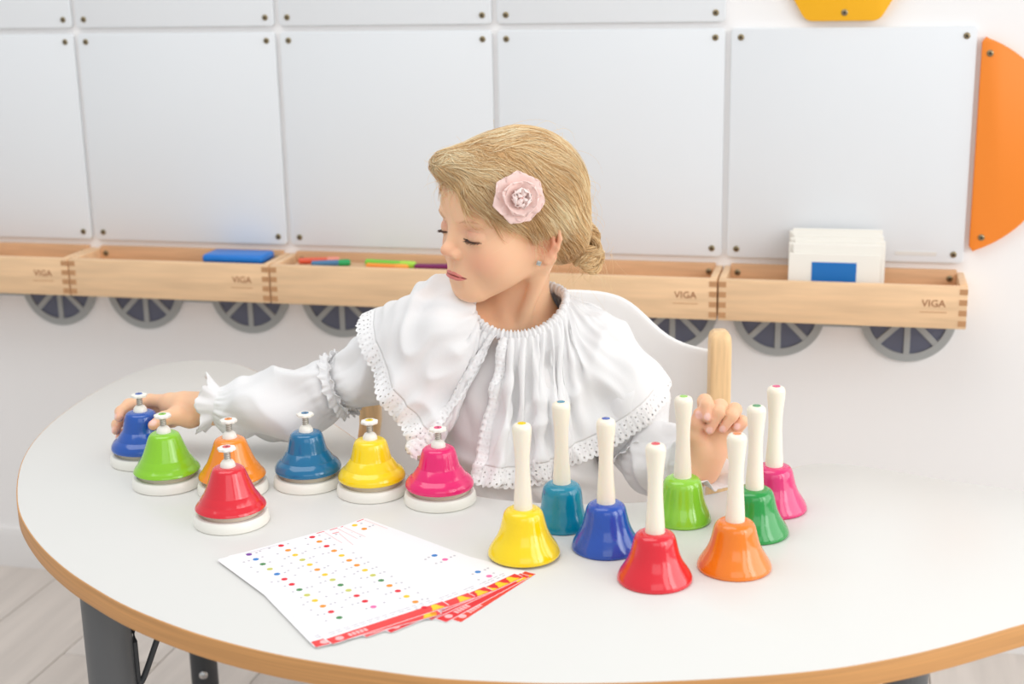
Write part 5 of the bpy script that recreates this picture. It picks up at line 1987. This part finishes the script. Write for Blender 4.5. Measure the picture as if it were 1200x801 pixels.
def petal(name, w, h, cup, curl, par, ang, lean, m, lift=0.0, r0=0.0, seed=0):
    nu, nv = 11, 14
    rr = random.Random(seed)
    V = np.zeros((nv, nu, 3))
    p1, p2 = rr.uniform(0, 6), rr.uniform(-1, 1)
    for j in range(nv):
        v = j / (nv - 1)
        vv = 1 - (1 - v) ** 1.5
        v = vv
        wd = w * ((0.40 + 0.60 * math.sin(math.pi / 2 * v / 0.6)) if v < 0.6 else max(0.02, 1 - ((v - 0.6) / 0.4) ** 3) ** 0.42)
        for i in range(nu):
            u = -1 + 2 * i / (nu - 1)
            x = wd * u
            y = r0 + h * (1 + 0.07 * p2) * v * (1 - 0.10 * u * u * v)
            z = cup * (u * u) * v + cup * 0.9 * v * v - curl * max(0, v - 0.7) ** 2 * 11 + 0.0006 * math.sin(5 * u + p1) * v
            V[j, i] = (x, y, z + lift)
    me = quad_mesh(name, V.reshape(-1, 3), grid_quads(nv, nu))
    o = obj(name, me, m, par, None, (lean, 0, 0))
    o.rotation_euler = (Matrix.Rotation(ang, 3, 'Z') @ Matrix.Rotation(lean, 3, 'X')).to_euler()
    s = o.modifiers.new('thickness', 'SOLIDIFY'); s.thickness = 0.0007; s.offset = 0
    return o


fc = from_head((0.0715, 0.0340, 0.0300))
n_l_ = np.array([0.93, 0.16, 0.16]) @ HM.T * 0.75 + np.array([0.02, -1.0, 0.25]) * 0.35
n_l_ /= np.linalg.norm(n_l_)
zc_ = Vector(n_l_); xc_ = Vector((0, 0, 1)).cross(zc_).normalized(); yc_ = zc_.cross(xc_)
flower = bpy.data.objects.new('flower_clip', None); COL.objects.link(flower)
flower['label'] = 'pale pink fabric camellia hair clip'
flower.parent = person
flower.matrix_parent_inverse = person.matrix_basis.inverted()
flower.matrix_basis = Matrix(((xc_.x, yc_.x, zc_.x, fc[0]), (xc_.y, yc_.y, zc_.y, fc[1]), (xc_.z, yc_.z, zc_.z, fc[2]), (0, 0, 0, 1)))
obj('clip_base', lathe('clip_base', [(0.0001, 0.002), (0.014, 0.001), (0.015, -0.006), (0.0001, -0.007)], 24), M_PETAL, flower)
for ring, (n, w, h, cup, lean, lift, r0, m) in enumerate([(7, 0.0150, 0.0290, 0.0022, 0.16, 0.0010, 0.002, M_PETAL), (6, 0.0130, 0.0238, 0.0042, 0.42, 0.0025, 0.002, M_PETAL),
                                                         (5, 0.0115, 0.0185, 0.0065, 0.66, 0.0040, 0.0015, M_PETAL2), (4, 0.0100, 0.0140, 0.0060, 0.95, 0.0050, 0.001, M_PETAL2),
                                                         (3, 0.0068, 0.0105, 0.0050, 1.22, 0.0060, 0.0005, M_PETAL2)]):
    for k in range(n):
        petal('petal', w, h, cup, 0.0030 if ring < 3 else 0.001, flower, 2 * math.pi * (k + 0.37 * ring) / n + 0.25 * math.sin(3.1 * k + ring), lean, m, lift, r0, ring * 7 + k)
for k in range(6):
    a = k * 2.4
    obj('stamen', lathe('stamen', [(0.0004, 0.010), (0.0004, 0.0165), (0.0011, 0.0172), (0.0008, 0.0186), (0.0001, 0.0190)], 8), M_STAMEN, flower,
        (0.0022 * math.sqrt(k / 9) * 1.6 * math.cos(a), 0.0022 * math.sqrt(k / 9) * 1.6 * math.sin(a), 0))
